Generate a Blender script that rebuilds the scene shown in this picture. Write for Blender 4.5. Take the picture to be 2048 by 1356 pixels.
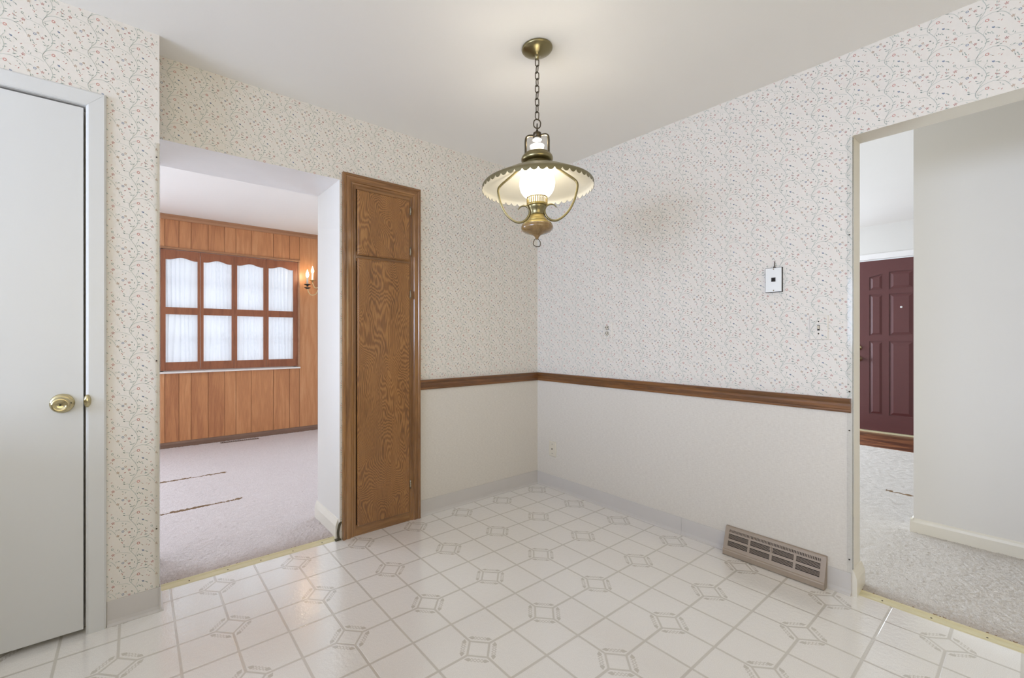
import bpy, bmesh, math, random
import numpy as np
from mathutils import Vector, Matrix
random.seed(7); np.random.seed(7)
PI = math.pi
scene = bpy.context.scene
COL = scene.collection
for o in list(bpy.data.objects): bpy.data.objects.remove(o, do_unlink=True)

# ------------------------------------------------------------------ camera
YAW = 0.6565
cam_d = bpy.data.cameras.new('camera'); cam = bpy.data.objects.new('camera', cam_d); COL.objects.link(cam)
cam.location = (-2.5489, -2.4434, 1.1568)
cam.rotation_euler = (PI/2, 0, -YAW)
cam_d.sensor_width = 36.0; cam_d.lens = 874.70/2048*36.0
cam_d.shift_x = (1024-942.87)/2048; cam_d.shift_y = (675.59-678)/2048
cam_d.clip_start = 0.02
scene.camera = cam
vs = scene.view_settings
vs.view_transform = 'Standard'; vs.look = 'None'; vs.gamma = 1.0; vs.use_curve_mapping = False
vs.exposure = 0.23
scene.cycles.use_denoising = True
scene.cycles.max_bounces = 8; scene.cycles.diffuse_bounces = 6
scene.cycles.sample_clamp_indirect = 6.0

# ------------------------------------------------------------------ world, daylight
wd = bpy.data.worlds.new('world'); scene.world = wd; wd.use_nodes = True
wd.node_tree.nodes['Background'].inputs[0].default_value = (0.88, 0.94, 1.0, 1)
wd.node_tree.nodes['Background'].inputs[1].default_value = 0.72
def area(name, loc, rot, sx, sy, power, col):
    l = bpy.data.lights.new(name, 'AREA'); l.shape = 'RECTANGLE'; l.size = sx; l.size_y = sy
    l.energy = power; l.color = col
    o = bpy.data.objects.new(name, l); COL.objects.link(o); o.location = loc; o.rotation_euler = rot
    return o
# daylight in the window openings, with unseen fill lights added among them
area('daylight_kitchen_sink', (-6.64, -1.65, 1.60), (0, -PI/2, 0), 1.1, 2.4, 132, (0.61, 0.72, 0.98))
area('fill_kitchen_back', (-2.9, -4.72, 1.60), (PI/2, 0, 0), 2.6, 1.25, 25, (1.0, 0.82, 0.42))  # unseen warm fill added behind the camera
area('daylight_dining_shutters', (-1.65, 3.42, 1.45), (-PI/2, 0, 0), 1.5, 1.4, 4.2, (0.92, 0.96, 1.0))
area('fill_dining_side', (-4.25, 3.20, 1.45), (-PI/2, 0, 0), 1.7, 1.5, 78, (0.72, 0.83, 1.0))  # unseen fill added to brighten the panelled room
area('daylight_living', (4.78, 0.35, 1.45), (0, PI/2, 0), 1.4, 1.9, 38, (0.80, 0.90, 1.0))
area('fill_living_side', (2.6, 3.15, 1.45), (-PI/2, 0, 0), 2.0, 1.4, 200, (0.74, 0.85, 1.0))  # unseen fill added in place of living room daylight
area('fill_hall', (0.6, -4.72, 1.4), (PI/2, 0, 0), 0.7, 1.4, 4, (1.0, 0.9, 0.7))  # unseen weak fill added at the hallway end

# ------------------------------------------------------------------ materials
def lin(c):
    if isinstance(c, str): c = tuple(int(c[i:i+2], 16) for i in (0, 2, 4))
    r = []
    for v in c:
        v = v/255.0
        r.append(v/12.92 if v <= 0.04045 else ((v+0.055)/1.055)**2.4)
    return (*r, 1.0)
class G:
    """tiny expression builder for node graphs"""
    def __init__(s, nt): s.nt = nt
    def node(s, t, **kw):
        n = s.nt.nodes.new(t)
        for k, v in kw.items(): setattr(n, k, v)
        return n
    def m(s, op, a, b=None, c=None):
        n = s.node('ShaderNodeMath', operation=op)
        for i, v in enumerate((a, b, c)):
            if v is None: continue
            if isinstance(v, (int, float)): n.inputs[i].default_value = v
            else: s.nt.links.new(v, n.inputs[i])
        return n.outputs[0]
    def mix(s, f, a, b):
        n = s.node('ShaderNodeMix', data_type='RGBA')
        for i, v in ((0, f), (6, a), (7, b)):
            if isinstance(v, (int, float)): n.inputs[i].default_value = v
            elif isinstance(v, tuple): n.inputs[i].default_value = v
            else: s.nt.links.new(v, n.inputs[i])
        return n.outputs[2]
    def coord(s, scale=(1, 1, 1), loc=(0, 0, 0), rot=(0, 0, 0)):
        tc = s.node('ShaderNodeTexCoord'); mp = s.node('ShaderNodeMapping')
        mp.inputs['Scale'].default_value = scale; mp.inputs['Location'].default_value = loc; mp.inputs['Rotation'].default_value = rot
        s.nt.links.new(tc.outputs['Object'], mp.inputs['Vector']); return mp.outputs[0]
    def noise(s, vec, scale=5, detail=3, rough=.5, dist=0):
        n = s.node('ShaderNodeTexNoise'); n.inputs['Scale'].default_value = scale; n.inputs['Detail'].default_value = detail
        n.inputs['Roughness'].default_value = rough; n.inputs['Distortion'].default_value = dist
        s.nt.links.new(vec, n.inputs['Vector']); return n.outputs['Fac']
    def ramp(s, f, stops):
        n = s.node('ShaderNodeValToRGB'); e = n.color_ramp.elements
        while len(e) < len(stops): e.new(0.5)
        for el, (p, c) in zip(e, stops): el.position = p; el.color = c
        s.nt.links.new(f, n.inputs[0]); return n.outputs[0]
    def sep(s, vec):
        n = s.node('ShaderNodeSeparateXYZ'); s.nt.links.new(vec, n.inputs[0]); return n.outputs
    def bump(s, h, strength=.3, dist=.002):
        n = s.node('ShaderNodeBump'); n.inputs['Strength'].default_value = strength; n.inputs['Distance'].default_value = dist
        s.nt.links.new(h, n.inputs['Height']); return n.outputs[0]
def mat(name, col, rough=.5, metal=0, spec=.5, emit=None, es=0, build=None, coat=0):
    m = bpy.data.materials.new(name); m.use_nodes = True
    b = m.node_tree.nodes['Principled BSDF']
    b.inputs['Base Color'].default_value = lin(col); b.inputs['Roughness'].default_value = rough
    b.inputs['Metallic'].default_value = metal; b.inputs['Specular IOR Level'].default_value = spec
    if coat: b.inputs['Coat Weight'].default_value = coat; b.inputs['Coat Roughness'].default_value = .12
    if emit: b.inputs['Emission Color'].default_value = lin(emit); b.inputs['Emission Strength'].default_value = es
    g = G(m.node_tree)
    if build:
        r = build(g) or {}
        for k, v in r.items():
            if isinstance(v, (float, int, tuple)): b.inputs[k].default_value = v
            else: m.node_tree.links.new(v, b.inputs[k])
    else:      # faint procedural mottling on everything else
        n = g.noise(g.coord(), 9, 3)
        c = lin(col); d = tuple(x*.94 for x in c[:3])+(1,)
        m.node_tree.links.new(g.mix(n, c, d), b.inputs['Base Color'])
    return m

def fine_wall(col, bs=.12, sc=220):
    def f(g):
        co = g.coord(); n = g.noise(co, sc, 2); n2 = g.noise(co, 1.3, 2)
        c = lin(col); d = tuple(x*.965 for x in c[:3])+(1,)
        return {'Base Color': g.mix(n2, c, d), 'Normal': g.bump(n, bs, .0006)}
    return f
M = {}
M['paper'] = mat('wallpaper_ground', 'E2DDD5', .62, build=fine_wall('E2DDD5', .05, 400))
def grass(g):
    n = g.noise(g.coord((55, 55, 420)), 1.0, 2, .5)
    n2 = g.noise(g.coord((260, 260, 60)), 1, 2)
    v = g.m('ADD', g.m('MULTIPLY', n, .7), g.m('MULTIPLY', n2, .3))
    return {'Base Color': g.ramp(v, [(.35, lin('CEC8BF')), (.62, lin('D9D4CB'))]), 'Normal': g.bump(v, .22, .001)}
M['grass'] = mat('grasscloth_paper', 'D6D0C6', .7, build=grass)
M['ceil'] = mat('ceiling_paint', 'F2F0EC', .9, build=fine_wall('F2F0EC', .35, 160))
M['white_wall'] = mat('cream_wall_paint', 'DEDBD6', .65, build=fine_wall('DEDBD6', .15, 180))
M['soffit'] = mat('soffit_paint_lightened', 'F2F1F2', .5)  # jamb paint whitened, bounce light on the soffit put into the colour
M['cream'] = mat('cream_semi_gloss', 'E4DFD3', .35)
M['white'] = mat('white_door_paint', 'D5D6D5', .38, build=fine_wall('D5D6D5', .10, 90))
M['vine'] = mat('wallpaper_vine', 'B1BFB7', .62)
M['leaf'] = mat('wallpaper_leaf', '9CABA2', .62)
M['red'] = mat('wallpaper_red', 'BB817A', .62)
M['pink'] = mat('wallpaper_pink', 'CE978E', .62)
M['blue'] = mat('wallpaper_blue', '8491A6', .62)
M['tan'] = mat('wallpaper_tan', 'B3967D', .62)
M['base'] = mat('vinyl_base_grey', 'CDC9C5', .38)

# ---- sheet vinyl: square grid with small turned squares at every second crossing, and scroll marks
TS = 0.35345; TX = -1.1824; TY = -1.1718
def vinyl(g):
    tc = g.node('ShaderNodeTexCoord'); x, y, z = g.sep(tc.outputs['Object'])[:3]
    u = g.m('DIVIDE', g.m('SUBTRACT', x, TX), TS); v = g.m('DIVIDE', g.m('SUBTRACT', y, TY), TS)
    def cen(a): return g.m('SUBTRACT', g.m('FRACT', g.m('ADD', a, .5)), .5)
    a = g.m('ABSOLUTE', cen(u)); b = g.m('ABSOLUTE', cen(v))
    D = g.m('ADD', a, b); T = g.m('ABSOLUTE', g.m('SUBTRACT', a, b))
    def band(val, c, w):       # soft 1 inside |val-c|<w
        d = g.m('ABSOLUTE', g.m('SUBTRACT', val, c))
        n = g.node('ShaderNodeMapRange', interpolation_type='SMOOTHSTEP')
        g.nt.links.new(d, n.inputs[0]); n.inputs[1].default_value = w*1.25; n.inputs[2].default_value = w*.6
        n.inputs[3].default_value = 0; n.inputs[4].default_value = 1
        return n.outputs[0]
    R = 0.150
    w = .014
    outside = g.m('GREATER_THAN', D, R)
    line_mid = g.m('MAXIMUM', band(a, .5, w), band(b, .5, w))
    line_ctr = g.m('MULTIPLY', g.m('MAXIMUM', band(a, 0, w), band(b, 0, w)), outside)
    dia = band(D, R, w*1.2)
    lines = g.m('MAXIMUM', g.m('MAXIMUM', line_mid, line_ctr), dia)
    # scroll marks beside each diamond edge: tear drops at both ends and small curls in between
    cx = g.m('ABSOLUTE', g.m('SUBTRACT', D, R+.082))
    prof = g.m('MULTIPLY', g.m('SUBTRACT', .185, T), .60)
    prof2 = g.m('MULTIPLY', g.m('SUBTRACT', T, .080), 1.1)
    tear = g.m('LESS_THAN', cx, g.m('MINIMUM', g.m('MINIMUM', prof, prof2), .033))
    ph = g.m('ABSOLUTE', g.m('SINE', g.m('MULTIPLY', T, 62.0)))
    env = g.m('MULTIPLY', ph, .026)
    curl = g.m('MULTIPLY', g.m('LESS_THAN', g.m('ABSOLUTE', g.m('SUBTRACT', cx, env)), .010), g.m('LESS_THAN', T, .090))
    marks = g.m('MAXIMUM', tear, g.m('MULTIPLY', curl, .75))
    co = g.coord(); sp = g.noise(co, 420, 2, .7); big = g.noise(co, 2.2, 3)
    base = g.ramp(sp, [(.38, lin('E6E2DB')), (.62, lin('F5F3EF'))])
    base = g.mix(g.m('MULTIPLY', big, .25), base, lin('E8E4DD'))
    c1 = g.mix(g.m('MULTIPLY', lines, .8), base, lin('C6C0B5'))
    c2 = g.mix(g.m('MULTIPLY', marks, .8), c1, lin('BFB8AC'))
    peb = g.noise(co, 60, 3, .6)
    h = g.m('ADD', g.m('MULTIPLY', lines, -1.3), g.m('ADD', g.m('MULTIPLY', marks, -.8), g.m('MULTIPLY', peb, 2.2)))
    wav = g.noise(co, 5.0, 2)
    h = g.m('ADD', h, g.m('MULTIPLY', wav, 2.0))
    return {'Base Color': c2, 'Normal': g.bump(h, .42, .0011), 'Roughness': .16, 'Coat Roughness': .07, 'Coat IOR': 1.9, 'Coat Normal': g.bump(h, .34, .0011)}
M['vinyl'] = mat('sheet_vinyl', 'D0C8BC', .17, spec=.8, build=vinyl, coat=1.0)

def carpet_mat(c1, c2, axis=None, start=0, soil='8F7860'):
    def f(g):
        co = g.coord(); n = g.noise(co, 260, 3, .8); n2 = g.noise(co, 3.0, 4, .6)
        c = g.ramp(n, [(.3, lin(c1)), (.65, lin(c2))])
        d = g.mix(g.m('MULTIPLY', n2, .22), c, lin(c1))
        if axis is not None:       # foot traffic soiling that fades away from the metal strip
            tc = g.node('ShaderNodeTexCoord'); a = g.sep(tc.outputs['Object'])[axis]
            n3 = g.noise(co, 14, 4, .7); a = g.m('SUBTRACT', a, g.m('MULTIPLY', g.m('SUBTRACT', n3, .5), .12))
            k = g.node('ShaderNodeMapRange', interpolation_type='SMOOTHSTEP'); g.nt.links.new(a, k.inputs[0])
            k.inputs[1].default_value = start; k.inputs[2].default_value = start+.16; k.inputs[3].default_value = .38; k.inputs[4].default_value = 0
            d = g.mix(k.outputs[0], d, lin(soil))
        return {'Base Color': d, 'Normal': g.bump(n, .5, .003)}
    return f
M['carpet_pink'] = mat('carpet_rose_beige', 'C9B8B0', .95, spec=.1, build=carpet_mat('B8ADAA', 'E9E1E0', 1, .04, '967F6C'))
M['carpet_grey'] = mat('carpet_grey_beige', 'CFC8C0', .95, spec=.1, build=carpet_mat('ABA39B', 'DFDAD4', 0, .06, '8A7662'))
M['carpet_soil'] = mat('carpet_soiled', 'B5A08F', .95, spec=.1, build=carpet_mat('93806F', 'C6B3A4'))
M['carpet_edge_crease'] = mat('carpet_worn_edge_dark_crease', '8A6A4C', .95, spec=.1, build=carpet_mat('6A523C', '9C8369'))

def oak(scx, scz, contrast=1.0, a='4E2F17', b='7C5230', c='8E6138', freq=34, axis='z'):
    def f(g):
        sc = {'z': (scx, scx, scz), 'x': (scz, scx, scx), 'y': (scx, scz, scx)}[axis]
        co = g.coord(sc); n = g.noise(co, 1.0, 4, .55, .35)
        ring = g.m('SINE', g.m('MULTIPLY', n, freq)); ring = g.m('MULTIPLY', g.m('ADD', ring, 1), .5)
        ring = g.m('POWER', ring, 1.6)
        ps = {'z': (330, 330, 14), 'x': (14, 330, 330), 'y': (330, 14, 330)}[axis]
        por = g.noise(g.coord(ps), 1.0, 2, .6)
        v = g.m('ADD', g.m('MULTIPLY', ring, .62*contrast), g.m('MULTIPLY', por, .55))
        colr = g.ramp(v, [(.12, lin(a)), (.45, lin(b)), (.85, lin(c))])
        return {'Base Color': colr, 'Normal': g.bump(por, .12, .0006)}
    return f
M['oak_door'] = mat('oak_veneer', '7C5230', .30, build=oak(9, 2.6, 1.0), coat=.4)
M['oak_trim'] = mat('oak_trim', '7C5230', .26, build=oak(16, .9, .5, '674220', '90663A', 'A57A48', 20), coat=.5)
M['oak_trim_x'] = mat('oak_trim_x', '7C5230', .26, build=oak(16, .9, .5, '674220', '90663A', 'A57A48', 20, 'x'), coat=.5)
M['oak_rail_x'] = mat('oak_rail_x', '6E4626', .34, build=oak(22, 1.2, .5, '4E3117', '7B5029', '8F6438', 22, 'x'), coat=.3)
M['oak_rail_y'] = mat('oak_rail_y', '6E4626', .34, build=oak(22, 1.2, .5, '4E3117', '7B5029', '8F6438', 22, 'y'), coat=.3)
M['shut'] = mat('shutter_wood', '7B4A34', .4, build=oak(16, 1.6, .35, '7A4830', '965C3E', 'A86E4C', 16))
M['panel_trim'] = mat('panel_trim_wood', 'B27A4C', .4, build=oak(14, 1.4, .3, '9A6E50', 'AE805E', 'BE926F', 14, 'x'))
M['panel_base'] = mat('panel_base_wood', '7E6355', .45, build=oak(14, 1.4, .3, '6C5244', '806454', '907565', 14, 'x'))
M['parquet'] = mat('entry_wood_floor', '6E432B', .35, build=oak(9, 2.2, .9, '3A2114', '6A3F28', '8E5C3A', 18, 'y'))
def veneer(g):
    n = g.noise(g.coord((3.4, 3.4, 1.7)), 1.0, 2, .4, .15)
    j_ = g.noise(g.coord((95, 95, 7)), 1.0, 2, .5)
    n = g.m('ADD', n, g.m('MULTIPLY', j_, .020))
    ring = g.m('MULTIPLY', g.m('ADD', g.m('SINE', g.m('MULTIPLY', n, 480)), 1), .5)
    ring = g.m('POWER', ring, 1.3)
    br = g.noise(g.coord((14, 14, 2.0), (3, 1, 5)), 1.0, 3)
    por = g.noise(g.coord((330, 330, 16)), 1.0, 2, .6)
    v = g.m('ADD', g.m('MULTIPLY', ring, .30), g.m('ADD', g.m('MULTIPLY', por, .42), g.m('MULTIPLY', br, .30)))
    return {'Base Color': g.ramp(v, [(.25, lin('5E3C1C')), (.50, lin('8D5F30')), (.80, lin('A97943'))]), 'Normal': g.bump(por, .12, .0006)}
M['oak_door'] = mat('oak_veneer', '7C5230', .30, build=veneer, coat=.4)
def plank(g):
    at = g.node('ShaderNodeAttribute'); at.attribute_name = 'tone'
    t = at.outputs['Fac']
    co = g.coord((11, 11, 1.1)); 
    ad = g.node('ShaderNodeVectorMath', operation='ADD'); cb = g.node('ShaderNodeCombineXYZ')
    g.nt.links.new(g.m('MULTIPLY', t, 40.0), cb.inputs[2]); g.nt.links.new(co, ad.inputs[0]); g.nt.links.new(cb.outputs[0], ad.inputs[1])
    n = g.noise(ad.outputs[0], 1.0, 4, .5, .4)
    ring = g.m('MULTIPLY', g.m('ADD', g.m('SINE', g.m('MULTIPLY', n, 22)), 1), .5)
    por = g.noise(g.coord((260, 260, 9)), 1, 2)
    v = g.m('ADD', g.m('MULTIPLY', ring, .16), g.m('ADD', g.m('MULTIPLY', por, .42), g.m('MULTIPLY', t, .36)))
    return {'Base Color': g.ramp(v, [(.2, lin('A26844')), (.5, lin('C68A5C')), (.8, lin('D8A478'))]), 'Normal': g.bump(por, .1, .0005)}
M['groove'] = mat('panelling_groove', '8A5A3E', .6)
M['plank'] = mat('wall_panelling', 'B5744A', .38, build=plank)

M['black'] = mat('gap_shade_black', '14110E', .8)  # flat black painted in for the shade of gaps and holes
M['dark'] = mat('dark_recess', '2A2622', .7)
M['brass'] = mat('antique_brass', '8E8462', .30, 1.0)
M['brass_hi'] = mat('polished_brass', 'C9BD96', .14, 1.0)
M['brass_dk'] = mat('aged_dark_brass', '5A5142', .38, 1.0)
M['shade_out'] = mat('shade_outer_brass', '8A8264', .40, .9)
M['shade_in'] = mat('shade_inner_enamel', 'F1ECDC', .35)
M['cream_brass'] = mat('lamp_font_gold', 'B8A468', .30, .8)
M['lampwood'] = mat('lamp_turned_wood', '8C6B45', .22, build=oak(30, 8, .4, '6F5633', '876B41', '9A7E50', 14), coat=.6)
M['arm_gold'] = mat('painted_gold', 'E3CFA0', .3, .4)
M['chrome'] = mat('hinge_steel', 'B9B2A2', .25, 1.0)
M['gold_strip'] = mat('pale_gold_metal', 'DED5B0', .36, .35)
M['nail'] = mat('nail_dark', '4B4238', .5, .6)
def opal(g): return {}
M['opal'] = mat('opal_glass_lit', 'FFFFFF', .2, emit='FFF7E8', es=3.2)
M['opal_dim'] = mat('opal_glass_chimney', 'FFFFFF', .2, emit='FFF7E8', es=1.5)
M['flame'] = mat('flame_bulb_lit', 'FFFFFF', .2, emit='FFEBC8', es=60)
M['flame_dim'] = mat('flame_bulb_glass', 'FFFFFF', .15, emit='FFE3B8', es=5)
M['candle'] = mat('candle_sleeve', 'EFE8D8', .5)
M['burg'] = mat('burgundy_paint', '5B302F', .42)
M['reg'] = mat('register_taupe', '9F9080', .42, .15)
M['plate_white'] = mat('white_plate', 'E6E8E6', .3)
M['plate_cream'] = mat('ivory_plate', 'D9D2C2', .4)
M['sill'] = mat('white_sill', 'EDEAE8', .4)
M['scrap'] = mat('torn_vinyl_backing', '55503F', .8)
M['vent_brown'] = mat('floor_vent_brown', '8D7A70', .5)
def sheer(g):
    return {}
m = bpy.data.materials.new('sheer_curtain'); m.use_nodes = True; nt = m.node_tree; nt.nodes.clear(); g = G(nt)
out = g.node('ShaderNodeOutputMaterial'); tr = g.node('ShaderNodeBsdfTranslucent'); df = g.node('ShaderNodeBsdfDiffuse'); tp = g.node('ShaderNodeBsdfTransparent')
n = g.noise(g.coord((1, 1, 1)), 500, 2)
cc = g.mix(n, lin('EEF2FA'), lin('F8FAFF'))
nt.links.new(cc, tr.inputs[0]); nt.links.new(cc, df.inputs[0])
mx = g.node('ShaderNodeMixShader'); mx.inputs[0].default_value = .35; nt.links.new(tr.outputs[0], mx.inputs[1]); nt.links.new(df.outputs[0], mx.inputs[2])
mx2 = g.node('ShaderNodeMixShader'); mx2.inputs[0].default_value = .05; nt.links.new(mx.outputs[0], mx2.inputs[1]); nt.links.new(tp.outputs[0], mx2.inputs[2])
nt.links.new(mx2.outputs[0], out.inputs[0]); M['sheer'] = m
m = bpy.data.materials.new('clear_plastic'); m.use_nodes = True; nt = m.node_tree; nt.nodes.clear(); g = G(nt)
out = g.node('ShaderNodeOutputMaterial'); tp = g.node('ShaderNodeBsdfTransparent'); gl = g.node('ShaderNodeBsdfGlossy'); gl.inputs['Roughness'].default_value = .08
tp.inputs[0].default_value = (.997, .997, .99, 1)
fr = g.node('ShaderNodeFresnel'); fr.inputs[0].default_value = 1.22
mx = g.node('ShaderNodeMixShader'); nt.links.new(fr.outputs[0], mx.inputs[0]); nt.links.new(tp.outputs[0], mx.inputs[1]); nt.links.new(gl.outputs[0], mx.inputs[2])
nt.links.new(mx.outputs[0], out.inputs[0]); M['clear'] = m
m = bpy.data.materials.new('window_glass'); m.use_nodes = True; nt = m.node_tree; nt.nodes.clear(); g = G(nt)
out = g.node('ShaderNodeOutputMaterial'); tp = g.node('ShaderNodeBsdfTransparent'); gl = g.node('ShaderNodeBsdfGlossy'); gl.inputs['Roughness'].default_value = .02
mx = g.node('ShaderNodeMixShader'); mx.inputs[0].default_value = .05; nt.links.new(tp.outputs[0], mx.inputs[1]); nt.links.new(gl.outputs[0], mx.inputs[2])
nt.links.new(mx.outputs[0], out.inputs[0]); M['glass'] = m

# ------------------------------------------------------------------ mesh helpers
class MB:
    def __init__(s): s.v = []; s.f = []; s.m = []; s.sm = []; s.slots = []; s.tone = []
    def slot(s, mt):
        if mt not in s.slots: s.slots.append(mt)
        return s.slots.index(mt)
    def add(s, vs, fs, mt, smooth=False, tone=0.5):
        o = len(s.v); k = s.slot(mt)
        s.v += [tuple(p) for p in vs]
        for f in fs: s.f.append(tuple(i+o for i in f)); s.m.append(k); s.sm.append(smooth); s.tone.append(tone)
    def box(s, x0, x1, y0, y1, z0, z1, mt, tone=.5):
        vs = [(x, y, z) for x in (x0, x1) for y in (y0, y1) for z in (z0, z1)]
        s.add(vs, [(0, 1, 3, 2), (4, 6, 7, 5), (0, 4, 5, 1), (2, 3, 7, 6), (0, 2, 6, 4), (1, 5, 7, 3)], mt, tone=tone)
    def obox(s, fn, a0, a1, b0, b1, c0, c1, mt):
        vs = [fn(x, y, z) for x in (a0, a1) for y in (b0, b1) for z in (c0, c1)]
        s.add(vs, [(0, 1, 3, 2), (4, 6, 7, 5), (0, 4, 5, 1), (2, 3, 7, 6), (0, 2, 6, 4), (1, 5, 7, 3)], mt)
    def prism(s, pts, fn, h0, h1, mt, smooth=False):
        """pts 2D outline, fn(a,b,h) -> xyz"""
        n = len(pts); vs = [fn(a, b, h0) for a, b in pts]+[fn(a, b, h1) for a, b in pts]
        fs = [tuple(range(n))[::-1], tuple(range(n, 2*n))]
        s.add(vs, fs, mt)
        s.add(vs, [(i, (i+1) % n, (i+1) % n+n, i+n) for i in range(n)], mt, smooth)
    def frustum(s, p0, p1, fn, h0, h1, mt):
        n = len(p0); vs = [fn(a, b, h0) for a, b in p0]+[fn(a, b, h1) for a, b in p1]
        s.add(vs, [tuple(range(n, 2*n))]+[(i, (i+1) % n, (i+1) % n+n, i+n) for i in range(n)], mt)
    def lathe(s, prof, c, mt, seg=48, axis='z', smooth=True, caps=True):
        vs = []
        for r, h in prof:
            for k in range(seg):
                a = 2*PI*k/seg; p = (r*math.cos(a), r*math.sin(a), h)
                if axis == 'y': p = (p[0], -p[2], p[1])
                if axis == 'x': p = (p[2], p[0], p[1])
                if axis == '-x': p = (-p[2], p[0], p[1])
                vs.append((c[0]+p[0], c[1]+p[1], c[2]+p[2]))
        fs = []
        for i in range(len(prof)-1):
            for k in range(seg):
                fs.append((i*seg+k, i*seg+(k+1) % seg, (i+1)*seg+(k+1) % seg, (i+1)*seg+k))
        s.add(vs, fs, mt, smooth)
        if caps:
            if prof[0][0] > 1e-5: s.add(vs[:seg], [tuple(range(seg))[::-1]], mt)
            if prof[-1][0] > 1e-5: s.add(vs[-seg:], [tuple(range(seg))], mt)
    def tube(s, path, r, mt, seg=10, closed=False):
        P_ = [Vector(p) for p in path]; n = len(P_); vs = []; fs = []
        prev = None
        for i, p in enumerate(P_):
            t = (P_[(i+1) % n]-P_[i-1]) if closed else (P_[min(i+1, n-1)]-P_[max(i-1, 0)])
            t.normalize()
            if prev is None:
                up = Vector((0, 0, 1)) if abs(t.z) < .9 else Vector((1, 0, 0)); a = t.cross(up).normalized()
            else:
                a = (prev-t*prev.dot(t)).normalized()
            prev = a; b = t.cross(a); rr = r[i] if isinstance(r, (list, tuple)) else r
            for k in range(seg):
                th = 2*PI*k/seg; vs.append(tuple(p+a*(rr*math.cos(th))+b*(rr*math.sin(th))))
        for i in range(n if closed else n-1):
            for k in range(seg):
                j = (i+1) % n
                fs.append((i*seg+k, i*seg+(k+1) % seg, j*seg+(k+1) % seg, j*seg+k))
        s.add(vs, fs, mt, True)
        if not closed: s.add(vs[:seg], [tuple(range(seg))[::-1]], mt); s.add(vs[-seg:], [tuple(range(seg))], mt)
    def build(s, name, parent=None, bevel=0, recalc=True):
        me = bpy.data.meshes.new(name); me.from_pydata(s.v, [], s.f)
        for mt in s.slots: me.materials.append(mt)
        me.polygons.foreach_set('material_index', s.m); me.polygons.foreach_set('use_smooth', s.sm)
        if any(t != .5 for t in s.tone):
            at = me.attributes.new('tone', 'FLOAT', 'FACE'); at.data.foreach_set('value', s.tone)
        me.update()
        if recalc:
            bm = bmesh.new(); bm.from_mesh(me); bmesh.ops.recalc_face_normals(bm, faces=bm.faces); bm.to_mesh(me); bm.free()
        o = bpy.data.objects.new(name, me); COL.objects.link(o)
        if parent: o.parent = parent
        if bevel:
            b = o.modifiers.new('bevel', 'BEVEL'); b.width = bevel; b.segments = 2; b.limit_method = 'ANGLE'; b.angle_limit = .7
        return o
def struct(o, label=None):
    o['kind'] = 'structure'
    if label: o['label'] = label
    return o
def tag(o, label, cat, group=None):
    o['label'] = label; o['category'] = cat
    if group: o['group'] = group
    return o
def thing(name, loc, label, cat, group=None):
    o = bpy.data.objects.new(name, None); COL.objects.link(o); o.location = loc; o.empty_display_size = .05
    return tag(o, label, cat, group)
def local(o, root):           # geometry was written in world coordinates: move it under its root
    o.parent = root; o.location = tuple(-Vector(root.location)); return o
def bez(pts, n=10):           # Catmull-Rom through points
    P_ = [Vector(p) for p in pts]; r = []
    for i in range(len(P_)-1):
        a = P_[max(i-1, 0)]; b = P_[i]; c = P_[i+1]; d = P_[min(i+2, len(P_)-1)]
        for k in range(n):
            t = k/n; r.append(.5*((2*b)+(c-a)*t+(2*a-5*b+4*c-d)*t*t+(3*b-a-3*c+d)*t**3))
    r.append(P_[-1]); return r

H = 2.44
# ================================================================== wallpaper pattern
PW = PH = 0.128
def mot(X, Y): return ((X-1285)/1050.0, -(Y-820-.31*(X-1285))/755.0)
vines = [([(1040, 810), (1060, 770), (1130, 690), (1230, 610), (1270, 520), (1250, 430), (1200, 330), (1110, 200), (1055, 120), (1040, 50)], .0013),
 ([(1060, 770), (1120, 720), (1230, 700), (1350, 715), (1420, 735), (1540, 800), (1640, 880), (1700, 960), (1745, 1030)], .0011),
 ([(1040, 780), (990, 750), (905, 722)], .0009),
 ([(1070, 960), (980, 890), (860, 830), (780, 790), (690, 765)], .0008),
 ([(600, 640), (650, 700), (690, 760)], .0007),
 ([(1330, 850), (1395, 915)], .0007), ([(1230, 800), (1100, 815), (1055, 850)], .0008),
 ([(1212, 1095), (1230, 1045), (1282, 1000)], .0008),
 ([(1130, 690), (1140, 620), (1075, 530)], .0008), ([(1140, 620), (1170, 590)], .0007),
 ([(1000, 400), (950, 330)], .0007), ([(1480, 710), (1470, 640), (1480, 570)], .0008),
 ([(1700, 960), (1815, 945), (1900, 1010)], .0006), ([(1810, 1110), (1840, 1200)], .0007),
 ([(1430, 1080), (1490, 1120), (1540, 1165)], .0006)]
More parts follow.
